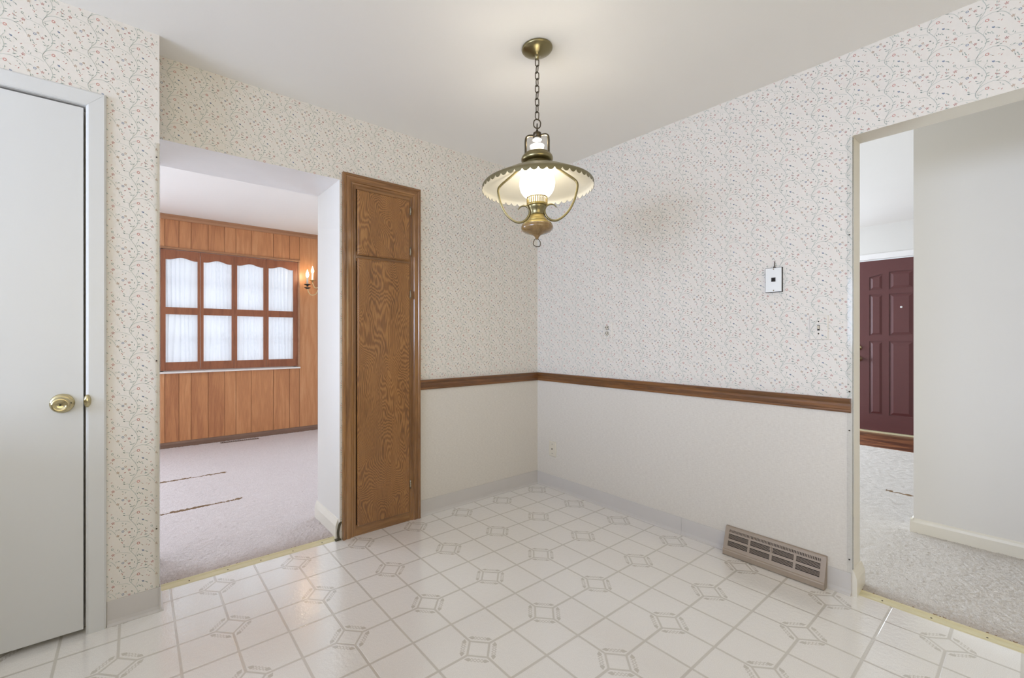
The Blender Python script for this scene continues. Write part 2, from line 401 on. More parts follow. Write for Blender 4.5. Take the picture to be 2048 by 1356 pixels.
leaves = [(905, 670, 60, -30, 1), (900, 715, 60, -40, 1), (740, 710, 55, 80, 1), (780, 755, 50, 70, 1), (1100, 860, 55, 100, 1), (1145, 880, 55, 10, 1), (1100, 912, 45, 20, 1),
 (1285, 965, 60, 90, 1), (1400, 922, 50, -30, 3), (1260, 1105, 55, -70, 1), (1305, 1105, 60, -70, 1), (1345, 1140, 55, -60, 1), (1380, 1135, 40, -20, 1), (1400, 1180, 60, -45, 1),
 (1480, 1110, 40, -20, 1), (1520, 1145, 65, -50, 1), (1305, 492, 60, 15, 1), (1305, 550, 60, 0, 1), (1250, 545, 40, 60, 1), (1180, 470, 55, 90, 1), (930, 450, 60, 20, 3),
 (870, 130, 45, -20, 1), (950, 185, 50, 80, 1), (870, 190, 40, 60, 3), (1090, 590, 60, -10, 1), (1065, 525, 60, -40, 1), (1165, 600, 50, 30, 1), (860, 600, 50, 70, 3), (900, 570, 35, 40, 3), (840, 572, 45, -10, 3),
 (1360, 650, 45, 20, 3), (1382, 620, 45, 40, 3), (1480, 545, 55, 90, 1), (1520, 575, 45, 50, 3), (1455, 600, 50, 110, 3), (1495, 632, 55, -10, 3), (1525, 650, 45, -30, 1), (1490, 702, 80, 5, 1), (1500, 775, 60, -5, 1), (1555, 768, 60, 10, 1),
 (1545, 865, 45, -70, 1), (1600, 930, 60, -45, 1), (1515, 965, 40, 0, 3), (1575, 1010, 50, 60, 3), (1745, 920, 40, 40, 1), (1815, 940, 55, 10, 1), (1830, 1180, 60, -80, 1), (1875, 1180, 60, -60, 1), (1900, 1235, 60, -60, 1), (580, 540, 45, 30, 3), (560, 810, 45, 20, 3), (605, 850, 50, -70, 3), (1120, 385, 45, -40, 1)]
stars = [(620, 770, 62, 'red'), (1040, 430, 55, 'red'), (1790, 1075, 58, 'tan')]
rings = [(1285, 820, 40, 'pink'), (940, 312, 26, 'tan'), (600, 625, 28, 'leaf'), (1925, 1035, 32, 'blue')]
buds = [(1410, 1060, 52, 'blue'), (1110, 385, 34, 'leaf'), (910, 715, 26, 'leaf')]
def motif_polys():
    out = []
    def P2(X, Y): u, v = mot(X, Y); return Vector((u*PW, v*PH))
    for pts, w in vines:
        q = bez([(*P2(*p), 0) for p in pts], 4)
        q = [Vector((a.x, a.y)) for a in q]
        for i in range(len(q)-1):
            d = (q[i+1]-q[i]); L = d.length
            if L < 1e-6: continue
            nrm = Vector((-d.y, d.x)).normalized()*w*.5; e = d.normalized()*w*.2
            out.append(([q[i]-e+nrm, q[i]-e-nrm, q[i+1]+e-nrm, q[i+1]+e+nrm], 'vine'))
    for X, Y, L, ang, k in leaves:
        c = P2(X, Y); l = L/1050*PW*.66; w = l*.33; a = math.radians(ang); d = Vector((math.cos(a), math.sin(a))); n = Vector((-d.y, d.x))
        out.append(([c-d*l, c-n*w-d*l*.1, c+d*l, c+n*w-d*l*.1], 'leaf' if k == 1 else random.choice(['red', 'tan', 'pink'])))
    for X, Y, L, cn in stars:
        c = P2(X, Y); l = L/1050*PW*.9
        for k in range(5):
            a = 2*PI*k/5+.4; d = Vector((math.cos(a), math.sin(a))); n = Vector((-d.y, d.x))
            out.append(([c, c+d*l*.55-n*l*.2, c+d*l, c+d*l*.55+n*l*.2], cn))
    for X, Y, L, cn in rings:
        c = P2(X, Y); l = L/1050*PW
        for k in range(8):
            a0 = 2*PI*k/8; a1 = 2*PI*(k+1)/8
            d0 = Vector((math.cos(a0), math.sin(a0))); d1 = Vector((math.cos(a1), math.sin(a1)))
            out.append(([c+d0*l*.62, c+d0*l*1.15, c+d1*l*1.15, c+d1*l*.62], cn))
    for X, Y, L, cn in buds:
        c = P2(X, Y); l = L/1050*PW*.8
        out.append(([c+Vector((-l*.9, l*.8)), c+Vector((-l*.6, -l*.2)), c+Vector((l*.1, -l*.7)), c+Vector((l*.8, -l*.3)), c+Vector((l*.6, l*.5)), c+Vector((0, l*.6))], cn))
    return out
MOT = motif_polys()
def paper(mb, rects, fn, off=(0, 0)):
    """prints the motif over a wall: rects in wall coordinates (s, z); fn(s,z)->xyz just proud of the wall"""
    s0 = min(r[0] for r in rects); s1 = max(r[1] for r in rects); z0 = min(r[2] for r in rects); z1 = max(r[3] for r in rects)
    for i in range(int((s0-off[0])/PW)-2, int((s1-off[0])/PW)+3):
        for j in range(int((z0-off[1])/PH)-2, int((z1-off[1])/PH)+3):
            ox = off[0]+i*PW; oz = off[1]+(j+(.5 if i % 2 else 0))*PH
            for pts, cn in MOT:
                q = [(p.x+ox, p.y+oz) for p in pts]
                for r in rects:
                    if all(r[0] < a < r[1] and r[2] < b < r[3] for a, b in q):
                        mb.add([fn(a, b) for a, b in q], [tuple(range(len(q)))], M[cn]); break

# ================================================================== the kitchen shell
NY = -0.164                       # face of the closet wall, nearer than the left wall
NX = -2.465                       # its outer corner
OX = -1.619                       # right jamb of the left opening
HD = 2.062                        # underside of both headers
RZ0, RZ1 = 0.820, 0.884           # chair rail
# floor
mb = MB(); mb.box(-6.6, 0.034, -4.7, 0.004, -.05, 0, M['vinyl']); struct(mb.build('floor'), 'sheet vinyl kitchen floor with a pale tile pattern')
mb = MB(); mb.box(-6.7, 0.14, -4.8, 3.4, H, H+.1, M['ceil'])
struct(mb.build('ceiling'), 'off white textured ceiling over the kitchen and panelled room')
# left wall (y=0): header over the opening, pier with the cabinet, upper paper and grasscloth below
mb = MB()
mb.box(NX-.02, OX, 0, .375, HD, H, M['soffit'])
mb.box(OX, 0.131, 0, .375, 0, H, M['white_wall'])
e = .0006
mb.add([(NX, -e, HD), (0, -e, HD), (0, -e, H), (NX, -e, H)], [(0, 1, 2, 3)], M['paper'])
mb.add([(OX, -e, RZ1-.02), (0, -e, RZ1-.02), (0, -e, HD), (OX, -e, HD)], [(0, 1, 2, 3)], M['paper'])
mb.add([(OX, -e, 0), (-1.55, -e, 0), (-1.55, -e, RZ1-.02), (OX, -e, RZ1-.02)], [(0, 1, 2, 3)], M['paper'])
mb.add([(-1.55, -e, 0), (0, -e, 0), (0, -e, RZ1-.02), (-1.55, -e, RZ1-.02)], [(0, 1, 2, 3)], M['grass'])
paper(mb, [(NX, 0, HD, H), (-1.11, 0, RZ1, HD+.01), (OX, -1.60, 0.02, HD+.01), (-1.62, -1.09, 2.105, HD+.1)], lambda s, z: (s, -e-.0005, z), (.031, .02))
struct(mb.build('wall_left', recalc=False), 'floral papered wall with the wide opening and pantry cabinet')
# right wall (x=0)
JY = -1.933
mb = MB()
mb.box(0, .131, JY, 0, 0, H, M['cream']); mb.box(0, .131, -3.0, JY, HD, H, M['cream']); mb.box(0, .131, -4.7, -3.0, 0, H, M['cream'])
mb.add([(-e, 0, RZ1-.02), (-e, JY, RZ1-.02), (-e, JY, H), (-e, 0, H)], [(0, 1, 2, 3)], M['paper'])
mb.add([(-e, JY, HD), (-e, -4.7, HD), (-e, -4.7, H), (-e, JY, H)], [(0, 1, 2, 3)], M['paper'])
mb.add([(-e, 0, 0), (-e, JY, 0), (-e, JY, RZ1-.02), (-e, 0, RZ1-.02)], [(0, 1, 2, 3)], M['grass'])
mb.add([(-e, -3.0, 0), (-e, -4.7, 0), (-e, -4.7, HD), (-e, -3.0, HD)], [(0, 1, 2, 3)], M['paper'])
paper(mb, [(0, -JY, RZ1, HD), (0, 3.1, HD, H)], lambda s, z: (-e-.0005, -s, z), (.02, .05))
struct(mb.build('wall_right', recalc=False), 'floral papered wall above a chair rail with white grasscloth below')
# closet wall (y=NY)
DX0, DX1, DZ = -3.475, -2.700, 2.062
mb = MB()
mb.box(DX1, NX, NY, .375, 0, H, M['white_wall']); mb.box(DX0, DX1, NY, .375, DZ, H, M['white_wall']); mb.box(-6.7, DX0, NY, .375, 0, H, M['white_wall'])
mb.box(DX0, DX1, NY+.06, .375, 0, DZ, M['white_wall'])
mb.add([(-6.6, NY-e, DZ), (NX, NY-e, DZ), (NX, NY-e, H), (-6.6, NY-e, H)], [(0, 1, 2, 3)], M['paper'])
mb.add([(DX1, NY-e, 0), (NX, NY-e, 0), (NX, NY-e, DZ), (DX1, NY-e, DZ)], [(0, 1, 2, 3)], M['paper'])
mb.add([(-6.6, NY-e, 0), (DX0, NY-e, 0), (DX0, NY-e, DZ), (-6.6, NY-e, DZ)], [(0, 1, 2, 3)], M['paper'])
paper(mb, [(-3.6, NX-.004, 2.118, H), (-2.639, NX-.004, .095, 2.125)], lambda s, z: (s, NY-e-.0005, z), (-2.536, .050))
struct(mb.build('wall_near_left', recalc=False), 'floral papered closet wall around the white door')
mb = MB()                                      # left end wall with its window opening over the sink
mb.box(-6.7, -6.6, -4.7, -2.85, 0, H, M['white_wall']); mb.box(-6.7, -6.6, -.45, NY, 0, H, M['white_wall'])
mb.box(-6.7, -6.6, -2.85, -.45, 0, 1.05, M['white_wall']); mb.box(-6.7, -6.6, -2.85, -.45, 2.15, H, M['white_wall'])
struct(mb.build('wall_end'), 'kitchen end wall with the sink window')
mb = MB(); mb.box(-3.70, -3.57, -2.9, NY, 0, .93, M['white_wall']); mb.box(-3.70, -1.9, -3.45, -2.9, 0, .93, M['white_wall']); mb.box(-3.72, -3.55, -2.9, NY, .93, .955, M['cream']); mb.box(-3.72, -1.88, -3.47, -2.9, .93, .955, M['cream']); struct(mb.build('wall_low_blocker'), 'added unseen low wall that shades the lower door')  # unseen blocker added to keep light off the lower door and floor
mb = MB()
mb.box(-6.7, -4.25, -4.8, -4.7, 0, H, M['white_wall']); mb.box(-1.55, 0.25, -4.8, -4.7, 0, H, M['white_wall'])
mb.box(-4.25, -1.55, -4.8, -4.7, 0, .95, M['white_wall']); mb.box(-4.25, -1.55, -4.8, -4.7, 2.24, H, M['white_wall'])
struct(mb.build('wall_back'), 'kitchen back wall with a wide unseen opening added for fill light')

# vinyl cove bases
def cove(name, fn, s0, s1, h, label, joints=()):
    mb = MB(); pr = [(0, h), (.004, h), (.004, .022), (.007, .010), (.014, .003), (.014, 0), (0, 0)]
    cuts = [s0]+list(joints)+[s1]
    for a, b in zip(cuts[:-1], cuts[1:]):
        mb.prism(pr, lambda d, z, s: fn(s, d, z), a+.0007, b-.0007, M['base'])
    return struct(mb.build(name), label)
cove('baseboard_left', lambda s, d, z: (s, -e-d, z), -1.094, -.001, .103, 'grey vinyl base along the left wall')
cove('baseboard_right', lambda s, d, z: (-e-d, s, z), JY+.003, -.001, .100, 'grey vinyl base along the right wall', (-1.16,))
cove('baseboard_near_left', lambda s, d, z: (s, NY-e-d, z), -2.636, NX+.004, .100, 'grey vinyl base beside the white door')
cove('baseboard_near_end', lambda s, d, z: (NX+e+d, s, z), NY-.014, -.002, .100, 'grey vinyl base wrapping the closet corner')
# chair rails
rail = [(0, RZ0), (.010, RZ0), (.012, RZ0+.006), (.012, RZ0+.012), (.017, RZ0+.016), (.018, RZ0+.030), (.015, RZ0+.040), (.018, RZ0+.046), (.023, RZ0+.052), (.024, RZ1-.003), (.020, RZ1), (0, RZ1)]
mb = MB(); mb.prism(rail, lambda d, z, s: (s, -e-d, z), -1.094, 0, M['oak_rail_x'], False); struct(mb.build('trim_1'), 'dark oak chair rail on the left wall')
mb = MB(); mb.prism(rail, lambda d, z, s: (-e-d, s, z), JY+.004, -.001, M['oak_rail_y'], False); struct(mb.build('trim_2'), 'dark oak chair rail on the right wall')
# jamb baseboards
jb = [(0, 0), (.016, 0), (.016, .075), (.012, .090), (.004, .112), (0, .114)]
mb = MB(); mb.prism(jb, lambda d, z, s: (OX-d, s, z), .02, .388, M['cream']); struct(mb.build('baseboard_opening_left'), 'cream baseboard on the jamb of the left opening')
mb = MB(); mb.prism(jb, lambda d, z, s: (s, JY-d, z), .0, .146, M['cream']); struct(mb.build('baseboard_opening_right'), 'cream baseboard on the jamb of the right opening')

# ================================================================== white closet door
root = bpy.data.objects.new('door_1', None); COL.objects.link(root); root.location = (-2.706, NY+.02, 0)
struct(root, 'flat white closet door with a brass knob')
mb = MB(); mb.box(DX0+.006, -2.7065, NY-.004, NY+.034, .020, 2.054, M['white']); local(mb.build('door_slab', bevel=.0015), root)
KX, KZ = -2.767, .907
kb = bpy.data.objects.new('knob', None)
mb = MB()
mb.lathe([(.0, 0), (.036, 0), (.0365, .003), (.034, .007), (.026, .010), (.018, .011), (.0135, .014), (.012, .026), (.013, .032), (.020, .036), (.0265, .042), (.0285, .050), (.0275, .057), (.023, .0615), (.019, .062), (.016, .059), (.008, .0575), (.0, .0575)], (KX, NY-.004, KZ), M['brass_hi'], 48, 'y')
k = local(mb.build('knob'), root); k['label'] = 'polished brass round knob'
mb = MB(); mb.lathe([(0, .0570), (.0032, .0570), (.0032, .0592), (0, .0592)], (KX, NY-.004, KZ), M['black'], 16, 'y')
o = mb.build('keyhole'); o.parent = k
mb = MB(); mb.lathe([(0, 0), (.0042, 0), (.0042, .0008), (0, .0008)], (KX+.0235, NY-.0145, KZ), M['black'], 14, 'y')
o = mb.build('rose_hole'); o.parent = k
mb = MB(); mb.lathe([(.025, 0), (.024, .004), (.018, .008), (.008, .0105), (0, .011)], (0, 0, 0), M['brass_hi'], 32, 'y'); mb.v = [(-2.694+x*.46, NY-.0155+y, .911+z) for x, y, z in mb.v]
o = local(mb.build('strike_cap'), root); o['label'] = 'small domed brass cap on the casing'
# casing
mb = MB()
def caseprof(w): return [(0, 0), (w, 0), (w, .010), (w-.006, .0155), (.008, .0155), (.003, .013), (0, .008)]
W_ = .0605
xi = -2.6985
def cpt(x, d, z): return (x, NY-e-d, z)
# vertical leg and mitred head
outl = caseprof(W_)
legb = [cpt(xi+a, d, 0) for a, d in outl]; legt = [cpt(xi+a, d, DZ+.0005+a) for a, d in outl]
n = len(outl)
mb.add(legb+legt, [tuple(range(n))[::-1], tuple(range(n, 2*n))]+[(i, (i+1) % n, (i+1) % n+n, i+n) for i in range(n)], M['white'])
hr = [cpt(xi+a-.0006, d, DZ+.0005+a) for a, d in outl]; hl = [cpt(DX0-.002-a, d, DZ+.0005+a) for a, d in outl]
mb.add(hr+hl, [tuple(range(n))[::-1], tuple(range(n, 2*n))]+[(i, (i+1) % n, (i+1) % n+n, i+n) for i in range(n)], M['white'])
lb = [cpt(DX0-.002-a, d, 0) for a, d in outl]; lt = [cpt(DX0-.002-a, d, DZ+.0005+a) for a, d in outl]
mb.add(lb+lt, [tuple(range(n))[::-1], tuple(range(n, 2*n))]+[(i, (i+1) % n, (i+1) % n+n, i+n) for i in range(n)], M['white'])
struct(mb.build('trim_3'), 'white casing around the closet door')

# ================================================================== oak pantry cabinet
CL, CR, CT = -1.606, -1.093, 2.107
IL, IR, IT = -1.541, -1.156, 2.048
cab = thing('pantry_cabinet', (-1.35, 0, 0), 'tall narrow dark oak built-in pantry cabinet with two doors, left of the chair rail corner', 'cabinet')
mb = MB()
w = IL-CL
pr = [(0, 0), (0, .020), (.006, .024), (.014, .024), (.018, .019), (.022, .018), (.030, .021), (.046, .021), (.050, .016), (.056, .015), (.060, .017), (w, .013), (w, 0)]
n = len(pr)
def ring_(f0, f1, mt):
    a = [f0(p, d) for p, d in pr]; b = [f1(p, d) for p, d in pr]
    mb.add(a+b, [tuple(range(n)), tuple(range(n, 2*n))[::-1]]+[(i, (i+1) % n, (i+1) % n+n, i+n) for i in range(n)], mt)
ring_(lambda p, d: (CL+p, -e-d, 0), lambda p, d: (CL+p, -e-d, CT-p), M['oak_trim'])
ring_(lambda p, d: (CR-p, -e-d, 0), lambda p, d: (CR-p, -e-d, CT-p), M['oak_trim'])
ring_(lambda p, d: (CL+p+.0005, -e-d, CT-p), lambda p, d: (CR-p-.0005, -e-d, CT-p), M['oak_trim_x'])
local(mb.build('casing'), cab)
mb = MB()
mb.box(IL, -1.526, -.0125, -e, 0, IT, M['oak_trim']); mb.box(-1.170, IR, -.0125, -e, 0, IT, M['oak_trim'])
mb.box(-1.526, -1.170, -.0125, -e, 0, .064, M['oak_trim_x']); mb.box(-1.526, -1.170, -.0125, -e, 1.605, 1.66, M['oak_trim_x']); mb.box(-1.526, -1.170, -.0125, -e, 2.025, IT, M['oak_trim_x'])
local(mb.build('face_frame', bevel=.001), cab)
mb = MB(); mb.box(-1.526, -1.170, -.004, -e, .064, 2.025, M['black']); o = local(mb.build('gap_backing'), cab); o['label'] = 'black sheet painted in for the dark gap behind the doors'  # black sheet stands in for shade between doors and frame
def cdoor(z0, z1, hz):
    mb = MB()
    a = [(-1.522, z0), (-1.176, z0), (-1.176, z1), (-1.522, z1)]
    i = .008; b = [(-1.522+i, z0+i), (-1.176-i, z0+i), (-1.176-i, z1-i), (-1.522+i, z1-i)]
    F_ = lambda s, z, d: (s, -e-d, z)
    mb.prism(a, F_, .0135, .024, M['oak_door']); mb.frustum(a, b, F_, .024, .030, M['oak_door'])
    d = local(mb.build('door'), cab)
    for z in hz:
        mb = MB(); mb.lathe([(0, -.026), (.0035, -.026), (.0035, -.010), (.0045, -.009), (.0045, .009), (.0035, .010), (.0035, .026), (0, .026)], (-1.172, -.0285, z), M['chrome'], 14)
        mb.box(-1.172, -1.163, -.0165, -.0128, z-.022, z+.022, M['chrome']); mb.box(-1.177, -1.172, -.0325, -.0295, z-.016, z+.016, M['chrome'])
        h = mb.build('hinge'); h.parent = d
    return d
cdoor(1.640, 2.020, (1.955, 1.700)); cdoor(.058, 1.622, (1.430, .235))
# torn vinyl scrap at the foot of the cabinet
mb = MB()
q = bez([(-1.630, -.004, .002), (-1.636, -.006, .045), (-1.628, -.004, .085), (-1.617, -.002, .104)], 6)
q2 = [p+Vector((.014, .001, -.004)) for p in q]
for off in (0, .003):
    mb.add([(p.x, p.y+off, p.z) for p in q]+[(p.x, p.y+off, p.z) for p in q2], [(i, i+1, i+1+len(q), i+len(q)) for i in range(len(q)-1)], M['scrap'])
mb.box(-1.645, -1.612, -.008, .012, 0, .007, M['scrap'])
tag(mb.build('vinyl_scrap'), 'torn dark scrap of vinyl base at the foot of the oak pantry cabinet', 'baseboard scrap')

# ================================================================== wall plates
F_r = lambda s, z, d: (-e-.0006-d, s, z)
def plate(mb, y0, y1, z0, z1, t, mt):
    i = .004; a = [(y0, z0), (y1, z0), (y1, z1), (y0, z1)]; b = [(y0+i, z0+i), (y1-i, z0+i), (y1-i, z1-i), (y0+i, z1-i)]
    mb.prism(a, F_r, 0, t*.5, mt); mb.frustum(a, b, F_r, t*.5, t, mt)
t = thing('wall_outlet', (0, -.652, 1.19), 'duplex outlet with a floral papered cover plate, right of the room corner above the rail', 'outlet')
mb = MB(); plate(mb, -.690, -.615, 1.148, 1.262, .006, M['paper']); 
paper(mb, [(.617, .688, 1.152, 1.258)], lambda s, z: (-.0079, -s, z), (.012, .03)); local(mb.build('cover_plate', recalc=False), t)
for zc in (1.224, 1.186):
    mb = MB()
    oct_ = [(-.652+.0165*math.cos(a)*.95, zc+.0155*math.sin(a)) for a in [PI/8+PI/4*k for k in range(8)]]
    mb.prism(oct_, F_r, .0055, .0072, M['dark']); oc2 = [(-.652+.0148*math.cos(a)*.95, zc+.0138*math.sin(a)) for a in [PI/8+PI/4*k for k in range(8)]]
    mb.prism(oc2, F_r, .006, .0085, M['plate_cream']); s_ = local(mb.build('socket'), t)
    mb = MB(); mb.box(-.0105, -.0085, -.661, -.657, zc-.002, zc+.008, M['black']); mb.box(-.0105, -.0085, -.648, -.644, zc-.002, zc+.007, M['black']); mb.box(-.0105, -.0085, -.655, -.650, zc-.010, zc-.005, M['black'])
    o = mb.build('slot'); o.parent = s_
t = thing('light_switch', (0, -1.812, 1.205), 'toggle light switch with a floral papered plate beside the right opening', 'switch')
mb = MB(); plate(mb, -1.848, -1.776, 1.148, 1.262, .006, M['paper']); paper(mb, [(1.779, 1.845, 1.152, 1.258)], lambda s, z: (-.0079, -s, z), (.02, .05)); local(mb.build('cover_plate', recalc=False), t)
mb = MB(); mb.box(-.0085, -.0060, -1.8165, -1.8075, 1.191, 1.216, M['dark']); mb.prism([(.007, 1.196), (.018, 1.209), (.016, 1.213), (.007, 1.211)], lambda d, z, s: (-d, s, z), -1.8155, -1.8085, M['plate_cream'])
o = local(mb.build('toggle'), t); o['label'] = 'small ivory toggle lever'
for z in (1.176, 1.233):
    mb = MB(); mb.lathe([(0, .006), (.0032, .006), (.0030, .0085), (0, .009)], (0, -1.812, z), M['nail'], 12, '-x'); local(mb.build('screw'), t)
t = thing('phone_jack', (0, -1.632, 1.45), 'white phone jack box with a black square socket hanging on the right wall', 'wall plate')
mb = MB(); a = [(-1.668, 1.385), (-1.595, 1.385), (-1.595, 1.508), (-1.668, 1.508)]
mb.prism(a, F_r, .0, .009, M['dark']); mb.prism([(-1.666, 1.387), (-1.597, 1.387), (-1.597, 1.506), (-1.666, 1.506)], F_r, .009, .013, M['plate_white']); local(mb.build('plate', bevel=.0008), t)
mb = MB(); mb.box(-.0165, -.0135, -1.6405, -1.6225, 1.438, 1.458, M['dark']); mb.lathe([(0, .016), (.005, .016), (.005, .0175), (0, .0175)], (0, -1.631, 1.449), M['black'], 14, '-x'); local(mb.build('socket'), t)
mb = MB(); mb.tube([(-.004, -1.632, 1.507), (-.006, -1.633, 1.520), (-.003, -1.634, 1.540)], .0018, M['nail'], 8); mb.box(-.008, -.002, -1.637, -1.628, 1.504, 1.514, M['nail']); local(mb.build('hook'), t)
for z in (1.501, 1.394):
    mb = MB(); mb.lathe([(0, .0130), (.0035, .0130), (.0030, .0150), (0, .0155)], (0, -1.632, z), M['chrome'], 12, '-x'); local(mb.build('screw'), t)
t = thing('cable_plate', (0, -.16, .30), 'small ivory cable jack plate low on the grasscloth near the room corner', 'wall plate')
mb = MB(); plate(mb, -.196, -.126, .246, .360, .007, M['plate_cream']); local(mb.build('plate'), t)
mb = MB(); mb.lathe([(0, .006), (.0048, .006), (.0048, .012), (.003, .0125), (0, .011)], (0, -.161, .303), M['nail'], 14, '-x'); local(mb.build('connector'), t)
for z in (.340, .268):
    mb = MB(); mb.lathe([(0, .0065), (.003, .0065), (.0028, .009), (0, .0092)], (0, -.161, z), M['nail'], 12, '-x'); local(mb.build('screw'), t)

# clear plastic corner guards
def guard(name, face_pts, nails, label, fn):
    root = thing(name, fn(0, 0, 0), label, 'corner guard')
    mb = MB()
    for (a0, a1, z0, z1) in face_pts:
        mb.box(*a0, *a1, z0, z1, M['clear'])
    local(mb.build('strip'), root)
    for p in nails:
        mb = MB(); mb.lathe([(0, 0), (.0032, 0), (.0024, .0012), (0, .0014)], (0, 0, 0), M['nail'], 10, '-x' if abs(p[0]) < .1 else 'y')
        o = mb.build('nail'); o.parent = root; o.location = Vector(p)-Vector(root.location)
g1 = [((-.0035, -.0018), (JY-.001, JY+.017), RZ1+.002, 2.055), ((-.0035, -.0018), (JY-.001, JY+.017), .102, RZ0-.002), ((-.0035, .018), (JY-.0022, JY-.001), .118, 2.055)]
guard('corner_guard', g1, [(-.004, JY+.010, 1.62), (-.004, JY+.010, .915), (-.004, JY+.010, .74), (-.004, JY+.010, .16)], 'clear plastic strip nailed over the papered edge of the right opening', lambda *a: (0, JY, .1))
g2 = [((NX-.016, NX+.001), (NY-.0032, NY-.0018), .102, 1.98), ((NX+.001, NX+.0024), (NY-.0032, NY+.018), .102, 1.98)]
guard('corner_guard', g2, [(NX-.010, NY-.0034, 1.92), (NX-.010, NY-.0034, 1.06), (NX-.010, NY-.0034, .35)], 'clear plastic strip nailed over the outer corner of the closet wall', lambda *a: (NX, NY, .1))

# ================================================================== baseboard heat register
VY0, VY1 = -1.842, -1.411
reg = thing('heat_register', (-.03, (VY0+VY1)/2, 0), 'taupe metal baseboard heat register on the vinyl floor below the right wall', 'register')
T0 = Vector((-.014, 0, .136)); B0 = Vector((-.050, 0, .034)); L_ = (B0-T0).length; d_ = (B0-T0)/L_; nrm = Vector((-d_.z, 0, d_.x)); nrm = -nrm if nrm.x > 0 else nrm
def FR(s, t, h): p = T0+d_*t+nrm*h; return (p.x, s, p.z)
mb = MB()
def bar(s0, s1, t0, t1, h0=-.002, h1=0.0): mb.obox(FR, s0, s1, t0, t1, h0, h1, M['reg'])
Wd = VY1-VY0
rows = [(.030, .054), (.066, .090)]
x0, x1 = VY0+.018, VY1-.018
bar(VY0, VY1, 0, .008); bar(VY0, x0, .008, .090); bar(x1, VY1, .008, .090); bar(VY0, VY1, .090, L_)
bar(x0, x1, .021, .030); bar(x0, x1, .054, .066)
ns = 62
for i in range(ns+1):
    s = x0+(x1-x0)*i/ns; bar(s-.0017, s+.0017, .008, .021)
secs = [x0+(x1-x0)*k/4 for k in range(5)]
for r0, r1 in rows:
    for k in (1, 2, 3): bar(secs[k]-.005, secs[k]+.005, r0, r1)
    for j in range(1, 5):
        t_ = r0+(r1-r0)*j/5; bar(x0, x1, t_-.0009, t_+.0009, -.002, -.0002)
# returns: top curl, foot lip, end caps
topr = [(-.001, .144), (-.008, .1435), (-.012, .141), (-.014, .136), (-.012, .134), (-.001, .140)]
mb.prism(topr, lambda x, z, s: (x, s, z), VY0, VY1, M['reg'])
lip = [(-.050, .034), (-.054, .031), (-.056, .026), (-.056, .004), (-.054, .002), (-.050, .002), (-.050, .030)]
mb.prism(lip, lambda x, z, s: (x, s, z), VY0, VY1, M['reg'])
end = [(-.001, .001), (-.001, .143), (-.009, .142), (-.014, .136), (-.050, .034), (-.055, .029), (-.055, .001)]
mb.prism(end, lambda x, z, s: (x, s, z), VY0-.002, VY0, M['reg']); mb.prism(end, lambda x, z, s: (x, s, z), VY1, VY1+.002, M['reg'])
local(mb.build('cover'), reg)
mb = MB(); mb.prism([(-.002, .002), (-.002, .130), (-.006, .130), (-.036, .030), (-.036, .002)], lambda x, z, s: (x, s, z), VY0+.004, VY1-.004, M['black']); o = local(mb.build('slot_backing'), reg); o['label'] = 'black backing painted in for the dark inside behind the slots'  # solid black body stands in for the shade inside
mb = MB(); yc = (VY0+VY1)/2; mb.obox(FR, yc-.0015, yc+.0015, .026, .056, 0, .006, M['reg']); mb.obox(FR, yc-.008, yc+.008, .037, .042, 0, .004, M['reg']); local(mb.build('lever'), reg)

# ================================================================== threshold strips
t = thing('threshold_strip', (-2.04, .022, 0), 'pale gold metal carpet edge strip across the left opening to the panelled room', 'threshold strip')
mb = MB(); pf = [(0, .0), (.006, .0035), (.020, .0045), (.036, .0045), (.042, .010), (.045, .010), (.045, 0)]
mb.prism(pf, lambda d, z, s: (s, .001+d, z), NX+.004, OX-.017, M['gold_strip']); local(mb.build('strip'), t)
for x in (-2.343, -2.181, -2.030, -1.870, -1.713):
    mb = MB(); mb.lathe([(0, .0030), (.0034, .0030), (.0028, .0056), (0, .006)], (0, 0, 0), M['nail'], 10); o = mb.build('nail'); o.parent = t; o.location = (x+2.04, .018-.022, 0)
t = thing('threshold_strip', (.05, -2.4, 0), 'pale gold metal carpet edge strip across the right opening to the hallway', 'threshold strip')
mb = MB(); mb.prism(pf, lambda d, z, s: (.030+d, s, z), -2.98, JY-.001, M['gold_strip']); local(mb.build('strip'), t)
for y in (-2.024, -2.173, -2.322, -2.47):
    mb = MB(); mb.lathe([(0, .0030), (.0034, .0030), (.0028, .0056), (0, .006)], (0, 0, 0), M['nail'], 10); o = mb.build('nail'); o.parent = t; o.location = (-.003, y+2.4, 0)

